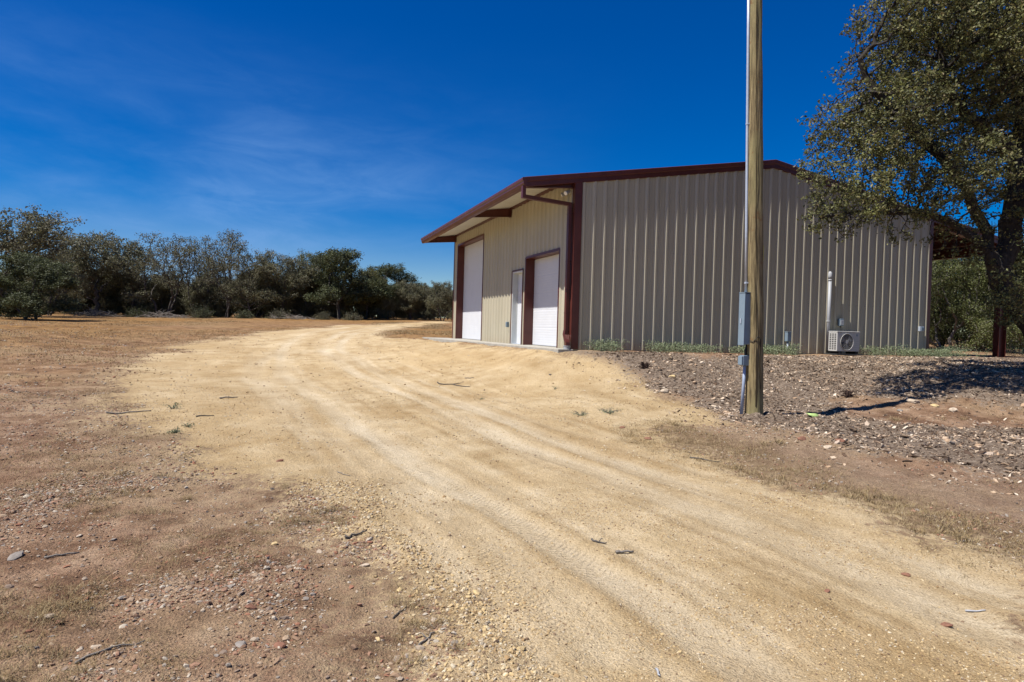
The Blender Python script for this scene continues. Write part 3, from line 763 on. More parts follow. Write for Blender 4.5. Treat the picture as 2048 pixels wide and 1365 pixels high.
# ------------------------------------------------------------ things on the walls
def at_bld(o, g, w, h): o.location = to_w(g, w, h); o.rotation_euler = (0, 0, YAW); return o
# twin floodlight at the near corner
fl = at_bld(empty('floodlight', label='small white twin floodlight under the roof corner above the downspout', cat='floodlight'), -.045, .3, 4.02)
mb = MB(); mb.tube([(.0, 0, 0), (-.03, 0, 0)], .055, 16); mb.build('base', M_PVC, fl)
for s in (-1, 1):
    mb = MB(); mb.tube([(-.03, 0, 0), (-.07, s*.05, -.02)], .014, 8); mb.tube([(-.065, s*.05, 0), (-.10, s*.085, -.035), (-.17, s*.12, -.08)], [.03, .045, .06], 14); lh = mb.build('lamp_head', M_PVC, fl)
    mb = MB(); mb.tube([(-.171, s*.1205, -.081), (-.178, s*.124, -.086)], [.052, .04], 14); mb.build('lens', M_GLASS, lh)
# soffit light beside the middle rafter
sl = at_bld(empty('soffit_light', label='small round light fixture hanging below the soffit over the tall door', cat='light'), -.65, 5.7, roof_t(-.65)-.05)
mb = MB(); mb.tube([(0, 0, .0), (0, 0, -.03)], .10, 18); mb.build('base', M_DARK, sl)
mb = MB(); mb.tube([(0, 0, -.031), (0, 0, -.07), (0, 0, -.085)], [.11, .10, .05], 18); mb.build('shade', M_GLASS, sl)
# small box by the entry door
bx = at_bld(empty('outlet_box', label='small grey outlet box with cover on the tan wall left of the entry door', cat='electrical box'), -.034, 4.86, .52)
mb = MB(); mb.box((-.07, -.055, 0), (0, .055, .17)); mb.build('housing', M_GREYBOX, bx, bevel=.006)
mb = MB(); mb.box((-.088, -.05, .01), (-.071, .05, .16)); mb.build('cover', M_GREYBOX, bx, bevel=.006)
# box near the far corner of the gable wall
bx = at_bld(empty('outlet_box', label='small pale grey outlet box on the gable wall beside the far burgundy corner', cat='electrical box'), 11.83, -.036, .75)
mb = MB(); mb.box((-.08, -.08, 0), (.08, 0, .15)); mb.build('housing', M_GALV, bx, bevel=.006)
mb = MB(); mb.box((-.04, -.10, .02), (.075, -.081, .13)); mb.build('cover', M_GREYBOX, bx, bevel=.006)
# air-conditioner disconnect
bx = at_bld(empty('disconnect_box', label='dark grey disconnect box on the gable wall above the condenser', cat='electrical box'), 8.62, -.036, .83)
mb = MB(); mb.box((-.07, -.09, 0), (.07, 0, .21)); mb.build('housing', M_GREYBOX, bx, bevel=.006)
mb = MB(); mb.box((-.06, -.11, .03), (.06, -.091, .17)); mb.build('cover', M_PVC, bx, bevel=.006)
mb = MB(); mb.tube([(-.02, -.05, .0), (-.03, -.07, -.10), (-.02, -.18, -.16), (-.02, -.24, -.25)], .012, 8); mb.build('cable', M_BLACK, bx, True)
# line-set duct
ld_ = at_bld(empty('line_duct', label='tall white plastic line duct rising up the gable wall behind the condenser', cat='duct'), 8.16, -.036, .0)
mb = MB(); mb.tube([(0, -.045, .10), (0, -.045, 2.18)], .045, 18); mb.build('duct', M_PVC, ld_, True)
mb = MB(); mb.tube([(0, -.045, 2.18), (0, -.048, 2.26), (0, -.04, 2.36), (0, -.025, 2.40)], [.052, .058, .055, .03], 18); mb.tube([(0, -.045, 2.13), (0, -.045, 2.18)], .052, 18); mb.build('cap', M_PVC, ld_, True)
mb = MB(); mb.tube([(0, -.045, .94), (0, -.045, .985)], .058, 18); mb.build('coupling', M_PVC, ld_)
# condenser
ac = at_bld(empty('air_conditioner', label='beige outdoor condenser unit with round fan grille against the gable wall', cat='air conditioner'), 8.06, -.52, .0)
AW, AD, AH, z0 = .84, .32, .58, .09
mb = MB(); mb.box((0, 0, z0), (AW, AD, z0+AH-.03)); casing = mb.build('casing', M_AC, ac, bevel=.012)
mb = MB(); mb.box((-.008, -.008, z0+AH-.03), (AW+.008, AD+.008, z0+AH)); mb.build('top_cover', M_AC, ac, bevel=.01)
cx, cz, fr_ = .34, z0+.275, .235
mb = MB(); mb.tube([(cx, -.004, cz), (cx, .02, cz)], fr_, 36); mb.build('fan_opening', M_DARK, ac)
mb = MB()
for k in range(3):
    a_ = k*2*math.pi/3 + .5
    P = []
    for i in range(6):
        r_ = .04 + (fr_-.06)*i/5
        P += [(cx + r_*math.cos(a_-.1-.06*i), -.012, cz + r_*math.sin(a_-.1-.06*i)), (cx + r_*math.cos(a_+.42+.04*i), -.005, cz + r_*math.sin(a_+.42+.04*i))]
    mb.add(P, [(2*i, 2*i+1, 2*i+3, 2*i+2) for i in range(5)])
mb.tube([(cx, -.018, cz), (cx, -.002, cz)], .05, 16); mb.build('fan', simple('fan_grey', (.16, .16, .16), .5), ac)
mb = MB()
def ring(r, th, y):
    n = 36; pts = [(cx + r*math.cos(i*2*math.pi/n), y, cz + r*math.sin(i*2*math.pi/n)) for i in range(n+1)]
    mb.tube(pts, th, 5, False)
ring(fr_, .008, -.024)
for k in range(4): ring(.05 + .047*k, .0022, -.024)
for k in range(28):
    a_ = k*2*math.pi/28; mb.tube([(cx+.045*math.cos(a_), -.024, cz+.045*math.sin(a_)), (cx+fr_*math.cos(a_+.18), -.024, cz+fr_*math.sin(a_+.18))], .0025, 4, False)
mb.tube([(cx, -.028, cz), (cx, -.02, cz)], .045, 16)
mb.build('fan_grille', M_AC, ac)
mb = MB()
for i in range(9):
    for j in range(3):
        mb.box((-.0025, .035+j*.09, z0+.05+i*.053), (.002, .035+j*.09+.062, z0+.05+i*.053+.032))
mb.build('side_louvre', M_DARK, ac)
mb = MB()
for i in range(5): mb.box((.62, -.004, z0+.12+i*.06), (.79, .001, z0+.125+i*.06))
mb.box((.70, -.003, z0+.44), (.75, .001, z0+.50)); mb.build('front_groove', M_GREYBOX, ac)
for x in (.08, .68):
    mb = MB(); mb.box((x, -.02, .02), (x+.09, AD+.02, z0-.001)); mb.build('foot', M_BLACK, ac)
mb = MB(); mb.box((AW+.001, .05, z0+.10), (AW+.02, .25, z0+.32)); mb.build('valve_cover', M_AC, ac, bevel=.005)
pd = at_bld(empty('condenser_pad', label='low flat dark pad carrying the condenser unit beside the wall', cat='pad'), 8.0, -.6, -.05)
mb = MB(); mb.box((0, 0, 0), (.96, .5, .068)); me_ = mb.build('slab', M_DARK, pd, bevel=.01)
# riser box left of the condenser
rb = at_bld(empty('junction_box', label='narrow grey junction box on a conduit stub left of the condenser', cat='electrical box'), 6.63, -.17, -.05)
mb = MB(); mb.tube([(0, 0, 0), (0, 0, .38)], .032, 12); mb.build('conduit', M_GALV, rb, True)
mb = MB(); mb.box((-.07, -.06, .38), (.07, .06, .64)); mb.build('box', M_GREYBOX, rb, bevel=.01)
mb = MB(); mb.box((-.075, -.065, .64), (.075, .065, .66)); mb.build('lid', M_GREYBOX, rb, bevel=.004)

# ------------------------------------------------------------ utility pole
def wood_material():
    m, t, b = mat('treated_pine', .85, .15)
    co = objco(t); v = stretch(t, co, (1, 1, .06)); n = noise(t, 34, 8, .7, v, .3); n2 = noise(t, 1.1, 3, .5, stretch(t, co, (1, 1, .5)))
    n3 = noise(t, 5, 4, .6, co)
    c = rmp(t, n, [(.34, (.05, .036, .022)), (.45, (.155, .118, .062)), (.56, (.25, .195, .10)), (.72, (.35, .285, .17))])
    c = mix(t, maprange(t, n2, .45, .6, 0, .45), c, (.235, .215, .10))
    c = mix(t, maprange(t, n3, .6, .72, 0, .7), c, (.17, .085, .035))
    lnk(t, c, b.inputs['Base Color']); bump(t, b, n, .010, .8)
    return m
M_POLE = wood_material()
POLE_H = 7.75; PZ = gz(*POLE) - .04
pole = empty('utility_pole', (POLE[0], POLE[1], PZ), 0, label='tall greenish brown wooden utility pole in front of the metal building', cat='pole')
def pole_c(z): return (-.0315*z, 0, z)
def pole_r(z): return .142 - .0062*z
mb = MB(); K = 40; zs = np.r_[np.linspace(-.3, 2.2, 26), np.linspace(2.3, POLE_H, 60)]
CR = -2.0      # angle of the main drying crack, facing the camera
for i, z in enumerate(zs):
    c = pole_c(z); r0 = pole_r(z)
    if z < .25: r0 += .02*(.25-z)
    for j in range(K):
        a_ = 2*math.pi*j/K
        off = .004*math.sin(3*a_+z*.8) + .0035*math.sin(7*a_+z*2.3) + .003*math.sin(z*5+a_)
        mb.v.append((c[0]+(r0+off)*math.cos(a_), c[1]+(r0+off)*math.sin(a_), z))
for i in range(len(zs)-1):
    for j in range(K):
        a_ = i*K+j; b_ = i*K+(j+1) % K; mb.f.append((a_, b_, b_+K, a_+K))
mb.f.append(tuple((len(zs)-1)*K+j for j in range(K)))
mb.build('shaft', M_POLE, pole, True)
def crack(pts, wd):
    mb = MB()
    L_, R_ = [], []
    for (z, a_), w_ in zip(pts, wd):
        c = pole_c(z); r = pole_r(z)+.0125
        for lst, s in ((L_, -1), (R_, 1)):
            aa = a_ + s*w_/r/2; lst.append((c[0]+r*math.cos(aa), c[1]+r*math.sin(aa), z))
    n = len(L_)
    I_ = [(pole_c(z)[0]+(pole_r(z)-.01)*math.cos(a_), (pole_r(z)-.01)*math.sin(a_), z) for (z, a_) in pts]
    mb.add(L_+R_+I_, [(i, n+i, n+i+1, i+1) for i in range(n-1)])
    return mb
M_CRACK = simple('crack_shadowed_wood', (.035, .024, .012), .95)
rr = random.Random(5)
P_, a_ = [], -1.78
for z in np.linspace(.06, POLE_H-.1, 70):
    a_ += rr.uniform(-.045, .045); a_ += (-1.78-a_)*.12; P_.append((z, a_))
cr = crack(P_, [.008+.009*abs(math.sin(i*.31))+(.012 if i < 9 else 0) for i in range(70)]).build('crack', M_CRACK, pole)
P_ = [(z, -1.30+.05*math.sin(z*7)) for z in np.linspace(.35, 1.18, 14)]
P2 = [(1.18+.035*math.sin(k/6*math.pi), -1.30-.42*k/6) for k in range(7)]
crack(P_, [.013]*14).build('crack', M_CRACK, pole)
mb = MB(); mb.tube([(pole_c(z)[0]+(pole_r(z)+.012)*math.cos(a), (pole_r(z)+.012)*math.sin(a), z) for z, a in [(1.05, -1.30)]+P2+[(1.16, -1.9), (1.12, -2.1), (1.15, -2.4), (1.13, -2.9)]], .005, 6); mb.build('wire_loop', M_BLACK, pole, True)
# yellow marker tag and riser conduit, straps
z = 2.6
mb = MB(); r = pole_r(z)+.006
mb.add([(pole_c(q)[0]+rr_*math.cos(a), rr_*math.sin(a), q) for rr_ in (r+.004, r+.008) for a, q in ((-.55, 2.48), (-.20, 2.48), (-.20, 2.72), (-.55, 2.72))],
       [(0, 1, 2, 3), (4, 5, 6, 7), (0, 1, 5, 4), (1, 2, 6, 5), (2, 3, 7, 6), (3, 0, 4, 7)]); mb.build('marker_tag', simple('yellow_plastic', (.62, .56, .02), .5), pole)
mb = MB(); mb.tube([(pole_c(z)[0]-pole_r(z)-.022, -.01, z) for z in (1.93, 3, 4.5, 6, POLE_H+.1)], .0235, 14); rs = mb.build('riser_pipe', M_GALV, pole, True)
mb = MB(); mb.tube([(pole_c(POLE_H)[0]-pole_r(POLE_H)-.022, -.01, POLE_H+.1), (pole_c(POLE_H)[0]-pole_r(POLE_H)-.03, -.01, POLE_H+.2), (pole_c(POLE_H)[0]-pole_r(POLE_H)-.14, -.01, POLE_H+.2), (pole_c(POLE_H)[0]-pole_r(POLE_H)-.17, -.01, POLE_H+.08)], [.035, .06, .06, .05], 12); mb.build('weather_head', M_GALV, rs, True)
for z in (2.1, 4.72, 6.95):
    mb = MB(); c = pole_c(z)[0]-pole_r(z)-.022
    mb.tube([(c, -.01, z-.012), (c, -.01, z+.012)], .029, 14); mb.box((c-.005, -.04, z-.01), (c+.07, -.026, z+.01)); mb.build('strap', M_GALV, pole)
# meter cabinet
cab = empty('meter_cabinet', (POLE[0]+.015, POLE[1]+.05, PZ-.02), YAW+.04, label='tall grey steel meter cabinet strapped to the left side of the wooden pole', cat='meter cabinet')
x1 = pole_c(1.5)[0] - pole_r(1.5) + .025
mb = MB(); mb.box((x1-.155, -.06, 1.10), (x1-.0, .07, 1.94)); mb.build('housing', M_GREYBOX, cab, bevel=.006)
mb = MB(); mb.box((x1-.172, -.065, 1.085), (x1-.157, .075, 1.95)); dd = mb.build('front_cover', M_GREYBOX, cab, bevel=.004)
mb = MB(); mb.box((x1-.178, -.07, 1.951), (x1+.0, .08, 1.962)); mb.build('rain_lip', M_GREYBOX, cab)
mb = MB(); mb.box((x1-.186, .0, 1.45), (x1-.173, .02, 1.53)); mb.build('latch', M_GALV, dd)
for z in (1.22, 1.3, 1.49, 1.68, 1.88):
    mb = MB(); mb.tube([(x1-.02, -.0605, z), (x1-.02, -.068, z)], .008, 8); mb.build('bolt', M_PVC, cab)
# small disconnect below
dc = empty('breaker_box', (POLE[0]+.01, POLE[1]+.04, PZ), YAW+.04, label='small blue grey breaker box below the meter cabinet on the pole', cat='electrical box')
x2 = pole_c(.8)[0] - pole_r(.8)
mb = MB(); mb.box((x2-.135, -.045, .73), (x2-.0, .06, .90)); mb.build('housing', M_GREYBOX, dc, bevel=.008)
mb = MB(); mb.box((x2-.165, -.04, .74), (x2-.136, .055, .885)); mb.build('cover', M_GREYBOX, dc, bevel=.006)
mb = MB(); mb.tube([(x2-.04, .02, .901), (x2-.045, .02, .98), (x2-.02, .02, 1.04), (x2-.01, .03, 1.099)], .02, 10); mb.build('cable', M_BLACK, dc, True)
mb = MB(); mb.tube([(x2-.05, .02, .729), (x2-.055, .02, .45), (x2-.085, .02, -.08)], [.026, .026, .028], 12); mb.build('ground_conduit', simple('grey_conduit', (.30, .36, .47), .5), dc, True)

# ------------------------------------------------------------ trees
def bark_material(name, lo, hi):
    m, t, b = mat(name, .95, .1)
    co = objco(t); n = noise(t, 18, 5, .65, stretch(t, co, (1, 1, .4)))
    lnk(t, rmp(t, n, [(.3, lo), (.7, hi)]), b.inputs['Base Color']); bump(t, b, n, .02)
    return m
def leaf_material(name, cols, trans=.25):
    m, t, b = mat(name, .55, .25)
    c = rmp(t, island(t), [(i/(len(cols)-1), c) for i, c in enumerate(cols)])
    co = objco(t); n = noise(t, .9, 2, .5, co)
    c = mix(t, .55, c, rmp(t, n, [(.35, (.62, .60, .62)), (.65, (1.3, 1.25, 1.1))]), 'MULTIPLY')
    lnk(t, c, b.inputs['Base Color'])
    tr = N(t, 'ShaderNodeBsdfTranslucent'); lnk(t, c, tr.inputs['Color'])
    ms = N(t, 'ShaderNodeMixShader'); ms.inputs[0].default_value = trans
    lnk(t, b.outputs[0], ms.inputs[1]); lnk(t, tr.outputs[0], ms.inputs[2])
    lnk(t, ms.outputs[0], t.nodes['Material Output'].inputs['Surface'])
    return m
M_BARK = bark_material('oak_bark', (.020, .017, .015), (.062, .054, .047))
M_BARKG = bark_material('grey_oak_bark', (.045, .040, .036), (.135, .122, .108))
M_DEAD = bark_material('dead_grey_wood', (.10, .088, .075), (.26, .235, .205))
M_LEAF = leaf_material('oak_leaves', [(.050, .056, .022), (.092, .098, .038), (.14, .135, .058), (.18, .20, .065), (.21, .17, .09)], .3)
M_LEAF_OLIVE = leaf_material('olive_leaves', [(.080, .080, .046), (.125, .120, .072), (.18, .165, .105), (.14, .155, .07)])
M_LEAF_GREEN = leaf_material('green_leaves', [(.046, .056, .026), (.078, .092, .040), (.11, .125, .058)])
M_LEAF_BRIGHT = leaf_material('yellow_green_leaves', [(.045, .060, .020), (.095, .115, .035), (.15, .165, .055), (.12, .12, .07)])

def colonize(att, pos, par, step, di, dk, iters, r, limit=9000):
    """space colonisation: grows a branch skeleton into a cloud of attraction points"""
    pos = [np.array(p, float) for p in pos]; par = list(par)
    att = np.array(att, float)
    P = np.array(pos)
    near = np.full(len(att), 1e9); idx = np.zeros(len(att), int)
    def upd(new, off):
        for i in range(0, len(new), 400):
            d = np.linalg.norm(att[:, None] - new[None, i:i+400], axis=2)
            k = d.argmin(1); dm = d[np.arange(len(att)), k]
            b = dm < near; near[b] = dm[b]; idx[b] = k[b] + off + i
    upd(P, 0)
    for it in range(iters):
        use = near < di
        if not use.any(): break
        acc = np.zeros((len(P), 3)); v = att[use] - P[idx[use]]; v /= np.linalg.norm(v, axis=1)[:, None] + 1e-9
        np.add.at(acc, idx[use], v)
        ids = np.unique(idx[use]); dv = acc[ids]; ln = np.linalg.norm(dv, axis=1)
        ok = ln > .05; ids = ids[ok]; dv = dv[ok]/ln[ok][:, None]
        dv = dv + r.normal(0, .28, dv.shape) + np.array([0, 0, .02]); dv /= np.linalg.norm(dv, axis=1)[:, None]
        new = P[ids] + dv*step
        off = len(P); P = np.vstack([P, new]); par += list(ids)
        upd(new, off)
        keep = near > dk
        att = att[keep]; near = near[keep]; idx = idx[keep]
        if len(att) == 0 or len(P) > limit: break
    return P, np.array(par)
def radii(par, tip=.006, ex=2.4, fixed=None):
    n = len(par); a = np.zeros(n); ch = np.zeros(n, int)
    for i in range(n-1, 0, -1):
        if a[i] == 0: a[i] = tip**ex
        if par[i] >= 0 and par[i] != i: a[par[i]] += a[i]; ch[par[i]] += 1
    a[a == 0] = tip**ex
    return a**(1/ex), ch
def tubes(P, par, rad, rmin=0):
    """one mesh of tapered prisms, one per skeleton segment"""
    ids = np.array([i for i in range(len(par)) if par[i] >= 0 and par[i] != i and rad[i] >= rmin])
    VV, FF = [], []; base = 0
    for lo, hi, k in ((0, .014, 3), (.014, .05, 5), (.05, 9, 9)):
        s = ids[(rad[ids] >= lo) & (rad[ids] < hi)]
        if len(s) == 0: continue
        a = P[par[s]]; b = P[s]; d = b-a; L = np.linalg.norm(d, axis=1)[:, None]+1e-9; d = d/L
        a = a - d*rad[s][:, None]*.4; b = b + d*rad[s][:, None]*.4
        ref = np.where(np.abs(d[:, 2:3]) < .9, np.array([[0, 0, 1.]]), np.array([[1., 0, 0]]))
        u = np.cross(d, ref); u /= np.linalg.norm(u, axis=1)[:, None]; w = np.cross(d, u)
        ra = np.minimum(rad[par[s]], rad[s]*1.35); rb = rad[s]
        ang = np.arange(k)*2*np.pi/k
        ca, sa = np.cos(ang)[None, :, None], np.sin(ang)[None, :, None]
        ringd = u[:, None]*ca + w[:, None]*sa
        V = np.concatenate([a[:, None] + ringd*ra[:, None, None], b[:, None] + ringd*rb[:, None, None]], 1)
        j = np.arange(k); q = np.stack([j, (j+1) % k, (j+1) % k + k, j+k], -1)
        F = (np.arange(len(s))*2*k)[:, None, None] + q[None] + base
        VV.append(V.reshape(-1, 3)); FF.append(F.reshape(-1, 4)); base += len(s)*2*k
    return np.concatenate(VV), np.concatenate(FF)
def leaf_quads(C, size, r, asp=.5, up=.35):
    """one small pointed leaf (a quad diamond, folded along its middle) at each centre"""
    n = len(C)
    d = r.normal(size=(n, 3)); d /= np.linalg.norm(d, axis=1)[:, None]
    q = r.normal(size=(n, 3)) + np.array([0, 0, up]); u = np.cross(d, q); u /= np.linalg.norm(u, axis=1)[:, None]
    w = np.cross(d, u)
    s = (size*(.6+.8*r.random(n)))[:, None]
    V = np.stack([C - d*s*.5, C + u*s*asp*.5 + w*s*.08, C + d*s*.5, C - u*s*asp*.5 + w*s*.08], 1).reshape(-1, 3)
    F = np.arange(4*n).reshape(-1, 4)
    return V, F

def tree_proto(seed, H, Wd, nblob, natt, dense, leaf, multi=1, crown0=.28, step=.2, lmat=M_LEAF_OLIVE, bark=M_BARKG, spiky=0.):
    r = np.random.default_rng(seed)
    att = []
    for _ in range(nblob):
        # lobes arranged over a dome
        th = r.uniform(0, 2*np.pi); e = r.beta(1.6, 1.2); rad_ = Wd/2*(1-.55*e**2)*r.uniform(.35, .9)
        c = np.array([rad_*math.cos(th), rad_*math.sin(th), H*(crown0 + (.93-crown0)*e)])
        br = H*r.uniform(.09, .17)
        p = r.normal(size=(natt//nblob, 3)); p /= np.linalg.norm(p, axis=1)[:, None]; p *= (r.random(len(p))**.45*np.where(r.random(len(p)) < .10, r.uniform(1, 1.8, len(p)), 1))[:, None]*br
        p[:, 2] *= .75; att.append(c+p)
    att = np.concatenate(att)
    pos, par = [], []
    for k in range(multi):
        a = r.uniform(0, 2*np.pi); x, y = (0, 0) if multi == 1 else (.18*math.cos(a)*k, .18*math.sin(a)*k)
        dx, dy = r.normal(0, .10, 2) if multi == 1 else (.33*math.cos(a), .33*math.sin(a))
        n0 = len(pos); st = H*crown0/5
        for i in range(6):
            par.append(-1 if i == 0 else n0+i-1)
            pos.append((x + dx*i*st + r.normal(0, .03)*(i > 0), y + dy*i*st + r.normal(0, .03)*(i > 0), -.15 + i*st*1.12))
    P, par = colonize(att, pos, par, step, 2.6, step*1.5, 70, r, 5200)
    rad, ch = radii(par, .011, 2.35)
    rad = np.minimum(rad, .17)
    V, F = tubes(P, par, rad)
    # leaves round the thin twigs
    tw = np.where((rad < .03) & (P[:, 2] > H*crown0*.8))[0]
    if spiky: tw = tw[r.random(len(tw)) > spiky]
    C = np.repeat(P[tw], dense, 0) + r.normal(0, 1, (len(tw)*dense, 3))*np.array([.15, .15, .11])
    LV, LF = leaf_quads(C, leaf, r, .55)
    return (poly_mesh('trunk', V, F, True), poly_mesh('crown', LV, LF), lmat, bark, H, (V, F, LV, LF))
PROTO = [
 tree_proto(11, 6.5, 6.2, 26, 2200, 24, .115, 1, .22),
 tree_proto(12, 6.5, 5.6, 22, 1900, 20, .11, 2, .20, spiky=.15),
 tree_proto(13, 6.5, 5.4, 22, 2000, 17, .10, 3, .18, spiky=.25),
 tree_proto(14, 6.5, 6.2, 26, 2300, 34, .12, 1, .20, lmat=M_LEAF_GREEN),
 tree_proto(15, 6.5, 5.8, 24, 2200, 24, .11, 2, .18, lmat=M_LEAF),
 tree_proto(16, 6.5, 6.4, 30, 2600, 30, .13, 3, .05, lmat=M_LEAF_GREEN),
 tree_proto(17, 6.5, 6.4, 30, 2600, 34, .09, 3, .05, lmat=M_LEAF_BRIGHT, bark=M_DEAD),
]
def put_tree(k, x, y, H, Wd, rz, label, group=None, name='oak_tree', lmat=None):
    tm, lm, lmt, bark, h0, _ = PROTO[k]
    t = empty(name, (x, y, gz(x, y)-.05), rz, label=label, cat='tree', group=group)
    s = H/h0; t.scale = (max(.75, min(1.5, Wd/4.6/s))*s,)*2 + (s,)
    link('trunk', tm, bark, t); link('crown', lm, lmt, t)
    return t
lab = [
 (0, 'tallest dark live oak at the far left edge of the tree line'),
 (5, 'bushy low tree leaning over the field in front of the leftmost oak'),
 (1, 'slim open-crowned oak just right of the tall far left oak'),
 (0, 'broad round-topped oak standing alone against the sky in the left part of the tree line'),
 (1, 'oak right of the broad round-topped one, with two thin leaning trunks'),
 (2, 'sparse twiggy oak with several bare stems behind the grey brush heap'),
 (2, 'thin-leaved oak with spiky top between two sparse oaks near the green field rock'),
 (2, 'highest spiky sparse oak in the middle of the tree line'),
 (1, 'oak with dense twiggy crown just right of the spiky sparse oak'),
 (0, 'olive oak with wide low crown left of the pale limbed group of trees'),
 (4, 'olive brown oak immediately left of the greenest tall oak'),
 (3, 'greenest tall oak with a full leafy crown above the road bend'),
 (4, 'shorter oak filling the dip right of the greenest tall oak'),
 (3, 'dark green flat-topped oak second from the right end of the row'),
 (0, 'small round oak on one thin trunk at the right end of the row'),
 (5, 'far low green tree beside the barn corner where the road disappears'),
 (4, 'shorter tree filling the gap behind the leaning bush at left'),
 (6, 'pale yellow green oak seen under the lean-to roof next to the barn wall'),
 (6, 'second yellow green oak seen under the lean-to, left of its red column'),
 (6, 'yellow green oak behind the red column at the right edge'),
]
for i, ((x, y, H, Wd), (k, l)) in enumerate(zip(TREES, lab)):
    put_tree(k, x, y, H*1.1, Wd*1.5, i*2.399, l, 'live oaks along the tree line' if i < 17 else 'oaks behind the lean-to')
# thicket behind the front trees, one mass
def mass(name, places, label, bark, lmt, thin=1):
    TV, TF, CV, CF = [], [], [], []; tb = cb = 0
    for k, x, y, s, rz in places:
        V, F, LV, LF = PROTO[k][5]
        c_, s_ = math.cos(rz), math.sin(rz); Rm = np.array([[c_, s_, 0], [-s_, c_, 0], [0, 0, 1]])
        o = np.array([x, y, gz(x, y)-.1])
        TV.append(V@Rm*s+o); TF.append(F+tb); tb += len(V)
        nl = len(LF)//thin; CV.append(LV[:nl*4]@Rm*s+o); CF.append(LF[:nl]+cb); cb += nl*4
    root = empty(name, (0, 0, 0), label=label, cat='thicket', kind='stuff')
    o = link('trunk', poly_mesh('trunk', np.concatenate(TV), np.concatenate(TF), True), bark, root)
    o = link('crown', poly_mesh('crown', np.concatenate(CV), np.concatenate(CF)), lmt, root)
r_ = random.Random(3)
pl = []
for i in range(60):
    u = -60 + 58*(i % 20)/20 + r_.uniform(-1.2, 1.2); Y = (61, 70, 80)[i//20] + r_.uniform(-2, 2)
    pl.append((r_.choice([0, 4, 5, 5, 5]), u*Y/72 + (4 if i//20 == 1 else 0), Y, r_.uniform(.50, .72)*(1 if u < -14 else .8), r_.uniform(0, 6.28)))
mass('woodland', pl, 'grey green thicket of smaller oaks filling in behind the tree line', M_BARKG, M_LEAF_OLIVE)
pl = []
for i in range(45):
    u = 8 + 46*(i % 15)/15 + r_.uniform(-1, 1); Y = 40 + 8*(i//15) + r_.uniform(-3, 3)
    pl.append((r_.choice([4, 5, 6]), u, Y, r_.uniform(.75, .95), r_.uniform(0, 6.28)))
mass('woodland', pl, 'dense green wood behind the lean-to and the barn', M_BARKG, M_LEAF_BRIGHT)
pl = []
for i in range(64):
    u = -50 + 44*(i % 32)/32 + r_.uniform(-1, 1); Y = (61, 66)[i//32] + r_.uniform(-1.5, 1.5)
    pl.append((5, u*Y/62, Y, r_.uniform(.24, .44), r_.uniform(0, 6.28)))
mass('undergrowth', pl, 'low grey green undergrowth between the trunks of the tree line', M_DEAD, M_LEAF_OLIVE, 1)
# low understorey: bushes and heaps of cut brush
def bush(seed, label, x, y, H, Wd, lmt, n=1500, leaf=.085, name='bush'):
    r = np.random.default_rng(seed)
    t = empty(name, (x, y, gz(x, y)), r.uniform(0, 6), label=label, cat='bush', group='low bushes at the foot of the tree line')
    d = r.normal(size=(90, 3)); d /= np.linalg.norm(d, axis=1)[:, None]; d[:, 2] = np.abs(d[:, 2])
    tip = d*np.array([Wd/2, Wd/2, H])*(.45+.55*r.random(90))[:, None]
    mb = MB()
    for p in tip: mb.tube([(0, 0, -.05), tuple(p*.5 + r.normal(0, .05, 3)), tuple(p)], [.018, .012, .005], 4, False)
    mb.build('stems', M_BARKG, t)
    C = tip[r.integers(0, 90, n)]*(.5+.5*r.random(n))[:, None] + r.normal(0, .12, (n, 3)); C[:, 2] = np.abs(C[:, 2])
    LV, LF = leaf_quads(C, leaf, r); link('leaves', poly_mesh('leaves', LV, LF), lmt, t)
BL_ = ['dark green rounded bush right of the grey brush heap', 'dark juniper-like bush near the sparse twiggy oaks', 'small brown green bush below the wide-crowned olive oak', 'low bush between the spiky oak and its right neighbour',
       'thin low bush under the greenest tall oak', 'dark low bush under the leaning tree at far left', 'small bush by the trunks left of the greenest oak']
for i, (x, y) in enumerate(BUSHES):
    bush(100+i, BL_[i], x, y+.8, [1.1, 1.35, 1.0, .95, .8, 1.1, .8][i], [2.2, 2.3, 2.4, 1.8, 1.8, 2.4, 1.8][i], [M_LEAF_GREEN, M_LEAF_GREEN, M_LEAF_OLIVE, M_LEAF_GREEN, M_LEAF_OLIVE, M_LEAF_GREEN, M_LEAF_OLIVE][i])
PLB = ['large heap of grey cut branches below the left trees', 'heap of grey dead branches under the sparse twiggy oaks', 'thin scatter of grey brush below the olive oaks', 'few dark sticks lying in the dry field before the tree line']
for i, (x, y) in enumerate(PILES):
    r = np.random.default_rng(200+i); n = [110, 85, 50, 16][i]; wx = [2.6, 2.2, 2.6, 1.3][i]; hh = [.5, .5, .25, .2][i]
    mb = MB()
    for _ in range(n):
        px = r.normal(0, wx*.33); py = r.normal(0, .5); a = r.uniform(0, 3.14); L_ = r.uniform(.4, 1.3); z0_ = hh*max(0, 1-abs(px)/wx)*r.random()
        dx, dy, dz = math.cos(a)*L_/2, math.sin(a)*L_/2*.6, r.normal(0, .16)*L_
        mb.tube([(px-dx, py-dy, z0_-dz+.03), (px+r.normal(0, .05), py, z0_+.06), (px+dx, py+dy, z0_+dz+.03)], [.02, .016, .006], 4, False)
    o = mb.build('brush_pile', M_DEAD, None, label=PLB[i], cat='brush pile', group='heaps of cut brush'); o.location = (x, y-.5, gz(x, y-.5))

